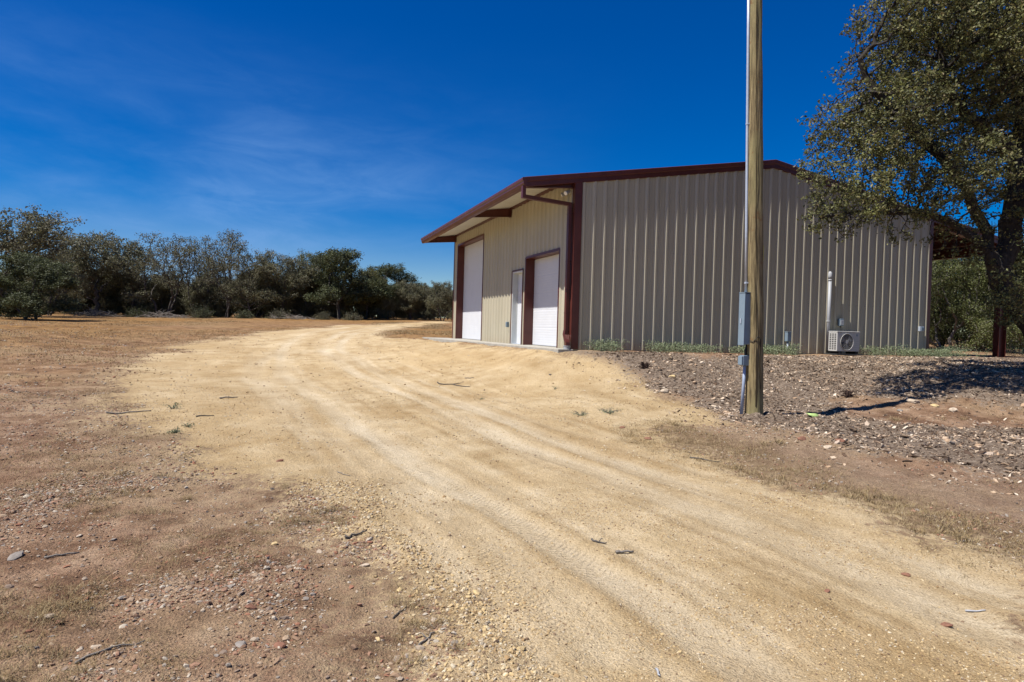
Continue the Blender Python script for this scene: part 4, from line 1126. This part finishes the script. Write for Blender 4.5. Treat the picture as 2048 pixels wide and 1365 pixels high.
# ------------------------------------------------------------ the big live oak at the right
r = np.random.default_rng(42)
pos, par = [], []
key = {}
def add_limb(pts, start=None, step=.22):
    prev = start
    for i, p in enumerate(pts):
        p = np.array(p)
        if prev is None: pos.append(p); par.append(-1); prev = len(pos)-1; continue
        a = pos[prev]; n = max(1, int(np.linalg.norm(p-a)/step))
        for k in range(1, n+1):
            q = a + (p-a)*k/n + (r.normal(0, .028, 3) if k < n else 0); pos.append(q); par.append(prev); prev = len(pos)-1
    return prev
def nearest(p): return int(np.argmin([np.linalg.norm(np.array(q)-np.array(p)) for q in pos]))
root_p = np.array(LIMBS['trunk'][0]); root_p[2] = gz(root_p[0], root_p[1]) - .15
LIMBS['trunk'][0] = tuple(root_p)
add_limb(LIMBS['trunk'])
for k in 'abecd':
    s = nearest(LIMBS[k][0]); add_limb(LIMBS[k][1:], s)
limb_n = len(pos)
att = []
for x, y, z, br in BLOBS:
    n = int(560*(br/1.0)**2.1) if x < 12.5 else int(120*(br)**2)
    p = r.normal(size=(n, 3)); p /= np.linalg.norm(p, axis=1)[:, None]; p *= (r.random(n)**.42*np.where(r.random(n) < .08, r.uniform(1, 1.55, n), 1))[:, None]*br
    p[:, 1] *= .8; att.append(np.array([x, y, z])+p)
for x, y, z, br in TWIGS:
    p = r.normal(size=(380, 3)); p /= np.linalg.norm(p, axis=1)[:, None]; p *= (r.random(380)**.42)[:, None]*br; att.append(np.array([x, y, z])+p)
att = np.concatenate(att)
P, par = colonize(att, pos, par, .125, 2.2, .17, 90, r, 30000)
# drooping dead twigs under the low left branch
rad, ch = radii(par, .0062, 2.12)
rad[:limb_n] = np.maximum(rad[:limb_n], .03); rad = np.minimum(rad, .20)
V, F = tubes(P, par, rad)
ho = root_p + np.array([0, 0, .15])
hero = empty('live_oak', tuple(ho), label='large near live oak overhanging the barn roof at the right edge', cat='tree')
link('trunk', poly_mesh('trunk', V-ho, F, True), M_BARK, hero)
tw = np.where((rad < .0105))[0]
for x, y, z, br in TWIGS[:4]:
    tw = tw[(np.linalg.norm(P[tw]-np.array([x, y, z]), axis=1) > br*.95) | (r.random(len(tw)) < .25)]
dn = 23
C = np.repeat(P[tw], dn, 0) + r.normal(0, 1, (len(tw)*dn, 3))*np.array([.06, .06, .05])
drop = vnoise(C[:, 0]*1.9 + 40, C[:, 2]*1.9 + C[:, 1]*1.1 + 7, 5)
C = C[(drop > .33) | (r.random(len(C)) < .30)]
LV, LF = leaf_quads(C-ho, .058, r, .6)
link('crown', poly_mesh('crown', LV, LF), M_LEAF, hero)
print('HERO nodes', len(P), 'leaves', len(LF))

# ------------------------------------------------------------ ground litter
def island_mat(name, cols, rough=.9, sp=.15, bmp=0):
    m, t, b = mat(name, rough, sp)
    c = rmp(t, island(t), [((i+.5)/len(cols), c) for i, c in enumerate(cols)], 'CONSTANT' if len(cols) > 5 else 'LINEAR')
    n = noise(t, 45, 3, .6, objco(t)); c = mix(t, .5, c, rmp(t, n, [(.3, (.56, .56, .56)), (.7, (1.05, 1.05, 1.05))]), 'MULTIPLY')
    lnk(t, c, b.inputs['Base Color'])
    if bmp: bump(t, b, n, bmp)
    return m
M_ST_FIELD = island_mat('field_stones', [(.19, .115, .075), (.27, .13, .08), (.30, .215, .145), (.24, .155, .10), (.36, .29, .215), (.30, .175, .115), (.22, .165, .125), (.43, .37, .29), (.27, .18, .115), (.25, .215, .18), (.33, .24, .16), (.17, .105, .07)])
M_ST_ROAD = island_mat('road_gravel', [(.46, .34, .18), (.38, .27, .14), (.52, .42, .26), (.30, .20, .10), (.50, .37, .19), (.43, .36, .26), (.20, .135, .085), (.55, .47, .33)])
M_CHIP = island_mat('limestone_chips', [(.46, .34, .235), (.20, .135, .09), (.54, .43, .31), (.11, .07, .045), (.38, .26, .165), (.62, .52, .40), (.22, .165, .12), (.42, .33, .25), (.075, .052, .038), (.48, .35, .23)])
M_GRASS = island_mat('dry_grass_blades', [(.20, .135, .06), (.30, .22, .11), (.17, .12, .06), (.38, .30, .17)], .9)
M_WEED = island_mat('weed_leaves', [(.14, .18, .09), (.21, .25, .14), (.27, .30, .19), (.16, .19, .11)], .8)

phi = (1+5**.5)/2
ICO = np.array([(-1,phi,0),(1,phi,0),(-1,-phi,0),(1,-phi,0),(0,-1,phi),(0,1,phi),(0,-1,-phi),(0,1,-phi),(phi,0,-1),(phi,0,1),(-phi,0,-1),(-phi,0,1)])/1.9
ICF = np.array([(0,11,5),(0,5,1),(0,1,7),(0,7,10),(0,10,11),(1,5,9),(5,11,4),(11,10,2),(10,7,6),(7,1,8),(3,9,4),(3,4,2),(3,2,6),(3,6,8),(3,8,9),(4,9,5),(2,4,11),(6,2,10),(8,6,7),(9,8,1)])
def rotm(r, n, tilt=.35):
    az = r.uniform(0, 2*np.pi, n); ca, sa = np.cos(az), np.sin(az)
    tx, ty = r.normal(0, tilt, (2, n)); ct, st = np.cos(tx), np.sin(tx); cu, su = np.cos(ty), np.sin(ty)
    Z = np.zeros(n); O = np.ones(n)
    Rz = np.stack([np.stack([ca, -sa, Z], -1), np.stack([sa, ca, Z], -1), np.stack([Z, Z, O], -1)], 1)
    Rx = np.stack([np.stack([O, Z, Z], -1), np.stack([Z, ct, -st], -1), np.stack([Z, st, ct], -1)], 1)
    Ry = np.stack([np.stack([cu, Z, su], -1), np.stack([Z, O, Z], -1), np.stack([-su, Z, cu], -1)], 1)
    return Rz @ Rx @ Ry
def stones(x, y, size, r, flat=.55, tilt=.3, sink=.25, zoff=0):
    n = len(x)
    V = ICO[None]*(1 + r.normal(0, .17, (n, 12, 1)))
    V = V*np.stack([size*r.uniform(.7, 1.3, n), size*r.uniform(.55, 1.0, n), size*flat*r.uniform(.6, 1.2, n)], -1)[:, None]
    V = np.einsum('nij,nkj->nki', rotm(r, n, tilt), V)
    z = ground_z(x, y) + size*flat*(.5-sink) + zoff
    V = V + np.stack([x, y, z], -1)[:, None]
    F = ICF[None] + (np.arange(n)*12)[:, None, None]
    return V.reshape(-1, 3), F.reshape(-1, 3)
def area(n, r, x0, x1, y0, y1, pw=1.):
    """random points, denser towards y0"""
    return r.uniform(x0, x1, n), y0 + (y1-y0)*r.random(n)**pw
def blocked(x, y):
    g, w = to_loc(x, y)
    return ((g > -.06) & (g < 12.3) & (w > -.06) & (w < 12.4)) | (sd_poly(g, w, SLAB) > -.04) | (np.hypot(x-POLE[0], y-POLE[1]) < .17)
def stuff(name, V, F, m, label, cat):
    return link(name, poly_mesh(name, V, F), m, None, label=label, cat=cat, kind='stuff')
def join(L):
    V, F, b = [], [], 0
    for v, f in L: V.append(v); F.append(f+b); b += len(v)
    return np.concatenate(V), np.concatenate(F)

# stones in the brown field, both sides of the road
L = []
for n, x0, x1, y0, y1, lo, hi, pw in ((120000, -4.6, 1.2, 2.2, 6.5, .0035, .014, 1), (14000, -4.6, 1.2, 2.2, 6.5, .008, .026, 1), (34000, -11, 0, 6.5, 13, .007, .024, 1), (22000, 2.0, 10, 3.5, 11, .006, .022, 1), (16000, -22, -4, 12, 30, .012, .04, 1.3)):
    x, y = area(n, rng, x0, x1, y0, y1, pw)
    rd, mu, pk, gb, tr, pa = masks(x, y)
    dens = .35 + 1.5*fbm(x, y, .8, 3, 120)
    k = (rd < .06) & (mu < .1) & (rng.random(n) < np.clip(dens, .05, 1)) & ~blocked(x, y); x, y = x[k], y[k]
    L.append(stones(x, y, lo+(hi-lo)*rng.random(len(x))**2.6, rng))
V, F = join(L); stuff('gravel', V, F, M_ST_FIELD, 'mixed reddish and grey pebbles strewn over the brown field', 'gravel')
print('field', len(F))
# gravel on the road and its edge
L = []
for n, x0, x1, y0, y1, lo, hi, mode in ((90000, -1.5, 4, 2.2, 6.2, .0024, .0085, 0), (1500, -1.5, 4, 2.2, 6.2, .006, .014, 0), (26000, -2, 1, 2.2, 7, .005, .017, 1), (22000, -7, 5, 6, 14, .006, .016, 0), (6000, -11, 3, 13, 30, .01, .03, 0)):
    x, y = area(n, rng, x0, x1, y0, y1)
    rd, mu, pk, gb, tr, pa = masks(x, y)
    if mode: k = (rng.random(n) < np.exp(-((rd-.22)/.26)**2))
    else: k = (rd > .0) & (rng.random(n) < np.clip(.45 + .9*fbm(x, y, .6, 3, 140) - .6*tr, .03, 1))
    k &= (mu < 0) & ~blocked(x, y); x, y = x[k], y[k]
    L.append(stones(x, y, lo+(hi-lo)*rng.random(len(x))**2.4, rng, .65))
V, F = join(L); stuff('road_gravel', V, F, M_ST_ROAD, 'small yellow tan caliche gravel loose on the dirt road', 'gravel')
print('road', len(F))
# chips and bark litter on the slope
L = []; L2 = []
M_LITTER = island_mat('dead_leaves', [(.13, .085, .055), (.085, .055, .038), (.20, .14, .09), (.055, .038, .028), (.26, .19, .125), (.16, .11, .075)])
def chips(x, y, size, r, tilt=.45, lift=.006):
    n = len(x)
    T = np.array([(-1, -.3, 0), (-.2, -.5, .12), (1, -.15, 0), (.5, .45, -.05), (-.6, .4, .05)])
    V = T[None] + r.normal(0, .15, (n, 5, 3))*np.array([1, 1, .4])
    V = V*np.stack([size, size*r.uniform(.35, .9, n), size], -1)[:, None]
    V = np.einsum('nij,nkj->nki', rotm(r, n, tilt), V)
    th = size*.16+.003
    z = ground_z(x, y) + lift + size*.12
    A = V + np.stack([x, y, z], -1)[:, None]; B = A - np.stack([0*th, 0*th, th], -1)[:, None]
    VV = np.concatenate([A, B], 1)
    top = np.array([(0, 1, 2, 3), (0, 3, 4, 4)]); 
    tri = np.array([(0, 1, 2), (0, 2, 3), (0, 3, 4), (0, 5, 6), (0, 6, 1), (1, 6, 7), (1, 7, 2), (2, 7, 8), (2, 8, 3), (3, 8, 9), (3, 9, 4), (4, 9, 5), (4, 5, 0)])
    return VV.reshape(-1, 3), (tri[None] + (np.arange(n)*10)[:, None, None]).reshape(-1, 3)
for n, x0, x1, y0, y1, lo, hi in ((46000, 1, 11, 6, 17, .009, .036), (24000, 6, 20, 9, 22, .014, .045), (4500, 1, 12, 6, 18, .03, .07)):
    x, y = area(n, rng, x0, x1, y0, y1)
    rd, mu, pk, gb, tr, pa = masks(x, y); g, w = to_loc(x, y)
    k = (mu > rng.normal(0, .12, n) - .9*(rng.random(n) < .12)) & (rng.random(n) < np.clip(.8 + .6*fbm(x, y, 1.2, 3, 150), .2, 1)) & ~blocked(x, y) & (w < -.75+.15*rng.normal(size=n)); x, y = x[k], y[k]
    dk = fbm(x, y, 1.0, 3, 152) + .25*rng.normal(size=len(x)) > .2
    L.append(chips(x[~dk], y[~dk], lo+(hi-lo)*rng.random((~dk).sum())**1.7, rng)); L2.append(chips(x[dk], y[dk], (lo+(hi-lo)*rng.random(dk.sum())**1.7)*.85, rng))
V, F = join(L2); stuff('leaf_litter', V, F, M_LITTER, 'brown dead leaves and bark pieces in patches on the slope', 'leaf litter')
n = 9000; x, y = area(n, rng, 1, 14, 6, 19); rd, mu, pk, gb, tr, pa = masks(x, y); g, w = to_loc(x, y)
k = (mu > 0) & (rng.random(n) < np.clip(.2 + 1.6*fbm(x, y, .9, 3, 155), .04, 1)) & ~blocked(x, y) & (w < -.8); x, y = x[k], y[k]
V, F = stones(x, y, .012+.045*rng.random(len(x))**2.6, rng, .6); stuff('rubble', V, F, M_CHIP, 'broken limestone rubble lying in clusters on the slope', 'rubble')
V, F = join(L); stuff('limestone_chips', V, F, M_CHIP, 'pale limestone chips and bark litter covering the slope below the gable wall', 'stone chips')
print('chips', len(F))

# dry grass
def grass(x, y, blades, h, r, wd=.0022, spread=.03, lean=1.3):
    n = len(x)*blades; X = np.repeat(x, blades) + r.normal(0, spread, n); Y = np.repeat(y, blades) + r.normal(0, spread, n)
    H = h*(.4+.9*r.random(n)); a = r.uniform(0, 6.28, n); ln = H*lean*(.3+1.2*r.random(n))
    Z = ground_z(X, Y) - .004
    ux, uy = -np.sin(a)*wd, np.cos(a)*wd
    p0 = np.stack([X-ux, Y-uy, Z], -1); p1 = np.stack([X+ux, Y+uy, Z], -1)
    mx_, my_ = X+np.cos(a)*ln*.4, Y+np.sin(a)*ln*.4
    p2 = np.stack([mx_+ux*.8, my_+uy*.8, Z+H*.6], -1); p3 = np.stack([mx_-ux*.8, my_-uy*.8, Z+H*.6], -1)
    tx_, ty_ = X+np.cos(a)*ln, Y+np.sin(a)*ln
    p4 = np.stack([tx_+ux*.2, ty_+uy*.2, Z+H*.85], -1); p5 = np.stack([tx_-ux*.2, ty_-uy*.2, Z+H*.85], -1)
    V = np.stack([p0, p1, p2, p3, p4, p5], 1).reshape(-1, 3); b = (np.arange(n)*6)[:, None]
    return V, np.concatenate([b+np.array([[0, 1, 2, 3]]), b+np.array([[3, 2, 4, 5]])])
L = []
for n, x0, x1, y0, y1, bl, h, wd, sp, zone, seed in (
    (5200, -4.5, .6, 2.2, 6.5, 20, .024, .0009, .03, 'field', 160), (1500, -4.5, .9, 2.2, 6.5, 34, .055, .001, .028, 'field', 163), (7000, -9, 1.0, 6, 13, 11, .028, .0018, .06, 'field', 160),
    (7500, 1.5, 7, 3.6, 11, 16, .035, .0014, .05, 'band', 170), (1100, 1.5, 8, 3.6, 11, 30, .07, .0018, .035, 'all', 173), (4500, 2.4, 12, 4, 12, 10, .03, .0016, .06, 'all', 172),
    (9000, -34, -5, 13, 52, 9, .05, .007, .2, 'field', 180), (2600, -10, -1, 26, 52, 9, .05, .008, .2, 'field', 180)):
    x, y = area(n, rng, x0, x1, y0, y1)
    rd, mu, pk, gb, tr, pa = masks(x, y)
    d = fbm(x, y, 1.1 if y1 < 14 else 4, 3, seed)
    if zone == 'field': k = (rd < .02) & (d > .02) & (mu < 0)
    elif zone == 'band': k = (gb > rng.normal(0, .22, n)) & (mu < -.05) & (d > -.3)
    else: k = (rd < 0) & (mu < -.1) & (d > .1)
    k &= ~blocked(x, y)
    L.append(grass(x[k], y[k], bl, h, rng, wd, sp))
for n, x0, x1, y0, y1, wd in ((16000, -4.6, 1.0, 2.2, 7, .0011), (9000, 1.6, 9, 3.5, 12, .0018), (9000, -11, 0, 6.5, 13, .002)):
    x, y = area(n, rng, x0, x1, y0, y1); rd, mu, pk, gb, tr, pa = masks(x, y)
    k = (rd < rng.normal(0, .2, n)) & (mu < 0) & (fbm(x, y, .7, 3, 175) > -.15) & ~blocked(x, y)
    L.append(grass(x[k], y[k], 2, .009, rng, wd, .02, 5.))
V, F = join(L); stuff('dry_grass', V, F, M_GRASS, 'short dead straw coloured grass in tufts beside the dirt road', 'grass')
print('grass', len(F))
# grey green weeds along the foot of the gable wall
n = 2400
g = rng.uniform(.25, 30, n); w = -.12 - .75*rng.random(n)
w = np.where(g > 12.6, -.9 + 2.2*rng.random(n), w)
k = (fbm(g, w*0, 1.3, 3, 190) > -.32) & ~((g > 7.7) & (g < 9.2)); g, w = g[k], w[k]
x = BL[0] + g*gx_ - w*gy_; y = BL[1] + g*gy_ + w*gx_
hh = .15 + .15*rng.random(len(x))*(1+fbm(g, w*0, 1.0, 2, 195))
pl_n = 26
C = np.stack([np.repeat(x, pl_n), np.repeat(y, pl_n), np.repeat(ground_z(x, y), pl_n)], -1)
C += np.stack([rng.normal(0, .05, len(C)), rng.normal(0, .05, len(C)), np.repeat(hh, pl_n)*rng.random(len(C))**.8*1.2], -1)
LV, LF = leaf_quads(C, .036, rng, .45); stuff('weeds', LV, LF, M_WEED, 'low grey green weeds growing in a strip at the foot of the gable wall', 'weeds')

# ------------------------------------------------------------ single stones, sticks, plants
M_R1 = simple('pale_limestone', (.40, .325, .24), .9, .25, 22, .15, .004, 60)
M_R2 = simple('rusty_stone', (.20, .10, .065), .9, .3, 22, .15, .004, 60)
M_R3 = simple('grey_stone', (.215, .19, .165), .9, .25, 22, .15, .004, 60)
M_R4 = simple('yellow_stone', (.44, .33, .17), .9, .25, 22, .15, .004, 60)
def rock(x, y, s, m, label, group, seed):
    import bmesh
    r = np.random.default_rng(seed); bm = bmesh.new(); bmesh.ops.create_icosphere(bm, subdivisions=2, radius=1)
    sc = np.array([r.uniform(.8, 1.25), r.uniform(.6, .95), r.uniform(.28, .5)])*s
    pl = [(lambda v: v/np.linalg.norm(v))(r.normal(size=3)) for _ in range(7)]
    for v in bm.verts:
        p = np.array(v.co)
        for q in pl:
            d = p@q - .62
            if d > 0: p = p - q*d*.85
        p = p*(1+r.normal(0, .03)); v.co = Vector(p*sc)
    me = bpy.data.meshes.new('rock'); bm.to_mesh(me); bm.free()
    o = link('rock', me, m, None, label=label, cat='rock', group=group)
    o.location = (x, y, gz(x, y) + sc[2]*.35); o.rotation_euler = (r.normal(0, .12), r.normal(0, .12), r.uniform(0, 6.28))
for i, (x, y, s, k, l) in enumerate(ROCKS):
    rock(x, y, s, (M_R1, M_R2, M_R3, M_R4)[k-1], l, 'loose stones', 300+i)
ST_L = [('long thin grey stick lying on the left sandy shoulder', .013, M_DEAD), ('short dark stick lying on the left side of the road', .011, M_BARKG), ('forked brown twig on the sand in front of the doors', .014, M_BARKG),
        ('short twig just behind the forked twig on the sand', .010, M_BARKG), ('straight grey stick in the middle of the dirt road', .011, M_DEAD), ('crooked brown twig left of the straight stick on the road', .008, M_BARKG),
        ('thin white stick at the right side of the road', .006, M_PVC), ('short white stick near the bottom edge of the road', .007, M_PVC), ('dark branch piece at the left gravel edge of the road', .009, M_BARKG),
        ('thin straw twig on the left half of the road', .005, M_DEAD), ('bent black twig in the dry grass at lower left', .005, M_BARKG), ('long pale fallen branch in the bottom left grass', .006, M_DEAD),
        ('curved grey twig by the bottom gravel edge', .006, M_DEAD), ('thin dark stick between the road and the grass band', .009, M_BARKG), ('pale stick on the sand at the inside of the left bend', .014, M_DEAD), ('grey broken stick among the stones at far lower left', .008, M_DEAD)]
for i, ((x0, y0, x1, y1), (l, rad_, m)) in enumerate(zip(STICKS, ST_L)):
    r = np.random.default_rng(400+i); mb = MB(); n = 7; pts = []
    nrm = np.array([-(y1-y0), x1-x0]); L_ = math.hypot(x1-x0, y1-y0); nrm = nrm/(L_+1e-6)
    for k in range(n):
        t_ = k/(n-1); o_ = r.normal(0, .035)*L_*(0 < k < n-1)*(.4 if i in (0, 4, 6) else 1.2)
        px, py = x0+(x1-x0)*t_+nrm[0]*o_, y0+(y1-y0)*t_+nrm[1]*o_
        pts.append((px-x0, py-y0, gz(px, py)-gz(x0, y0)+rad_*.8+abs(r.normal(0, rad_*.5))))
    mb.tube(pts, [rad_*(1-.45*k/(n-1)) for k in range(n)], 7)
    if i in (2, 5, 12):
        p = Vector(pts[3]); mb.tube([p, p+Vector((nrm[0]*.3*L_, nrm[1]*.3*L_, .02)), p+Vector((nrm[0]*.45*L_+.05*L_, nrm[1]*.45*L_, .01))], [rad_*.6, rad_*.4, rad_*.2], 6)
    o = mb.build('stick', m, None, True, label=l, cat='stick', group='loose sticks'); o.location = (x0, y0, gz(x0, y0))
PL_L = ['small green seedling on the sand at the left road shoulder', 'tiny grey green plant on the sandy slope left of the pole', 'tiny green sprig on the sand in front of the slope', 'spreading grey green plant on the sandy shoulder', 'grey green plant left of the spreading one', 'thin weed tuft left of the road edge stones', 'dark green tuft at the edge of the left sandy shoulder']
for i, (x, y) in enumerate(PLANTS):
    r = np.random.default_rng(500+i); mb = MB(); sp = [.16, .12, .12, .24, .2, .12, .10][i]; hh = [.12, .05, .06, .10, .07, .06, .07][i]
    t = empty('seedling', (x, y, gz(x, y)), 0, label=PL_L[i], cat='plant', group='small plants on the sand')
    C = []
    for _ in range([9, 7, 7, 26, 18, 12, 22][i]):
        a = r.uniform(0, 6.28); L_ = sp*r.uniform(.4, 1); p = np.array([math.cos(a)*L_, math.sin(a)*L_, hh*r.uniform(.3, 1)])
        mb.tube([(0, 0, -.01), tuple(p*np.array([.5, .5, .8])), tuple(p)], [.003, .002, .001], 4, False)
        for q in range(7): C.append(p*(.35+.65*q/6) + r.normal(0, .012, 3))
    mb.build('stem', M_BARKG, t)
    LV, LF = leaf_quads(np.array(C), .022 if i else .034, r, .45); link('leaves', poly_mesh('leaves', LV, LF), M_WEED, t)
# pale green pad lying on the chips right of the pole
x, y = LEAF[0]; mb = MB(); n = 16
ring_ = [(.12*math.cos(k*2*math.pi/n)*(1+.12*math.sin(3*k)), .07*math.sin(k*2*math.pi/n), .02+.012*math.sin(k)) for k in range(n)]
mb.add(ring_ + [(a, b, c-.012) for a, b, c in ring_] + [(0, 0, .038), (0, 0, .01)], [(i, (i+1) % n, 2*n) for i in range(n)] + [((i+1) % n + n, i+n, 2*n+1) for i in range(n)] + [(i, i+n, (i+1) % n + n, (i+1) % n) for i in range(n)])
o = mb.build('cactus_pad', simple('pale_green_pad', (.34, .46, .16), .6, .15, 30), None, True, label='pale green cactus pad lying on the chips right of the pole', cat='cactus pad'); o.location = (x, y, gz(x, y)+.02); o.rotation_euler = (.25, .1, .3)
RL = ['tangled dark dead root clump on the chip slope right of the pole', 'dark clump of dead leaves at the left end of the chip slope']
for i, (x, y) in enumerate(ROOT[:2]):
    r = np.random.default_rng(600+i); mb = MB()
    for _ in range(45):
        a = r.uniform(0, 6.28); L_ = r.uniform(.06, .24); p = (math.cos(a)*L_, math.sin(a)*L_*.6, r.uniform(.02, .16))
        mb.tube([(0, 0, -.02), (p[0]*.5+r.normal(0, .02), p[1]*.5, p[2]), (p[0], p[1], p[2]*r.uniform(0, 1))], [.012, .008, .003], 5, False)
    o = mb.build('root_clump', simple('dark_root', (.05, .03, .022), .95), None, label=RL[i], cat='root clump'); o.location = (x, y, gz(x, y))
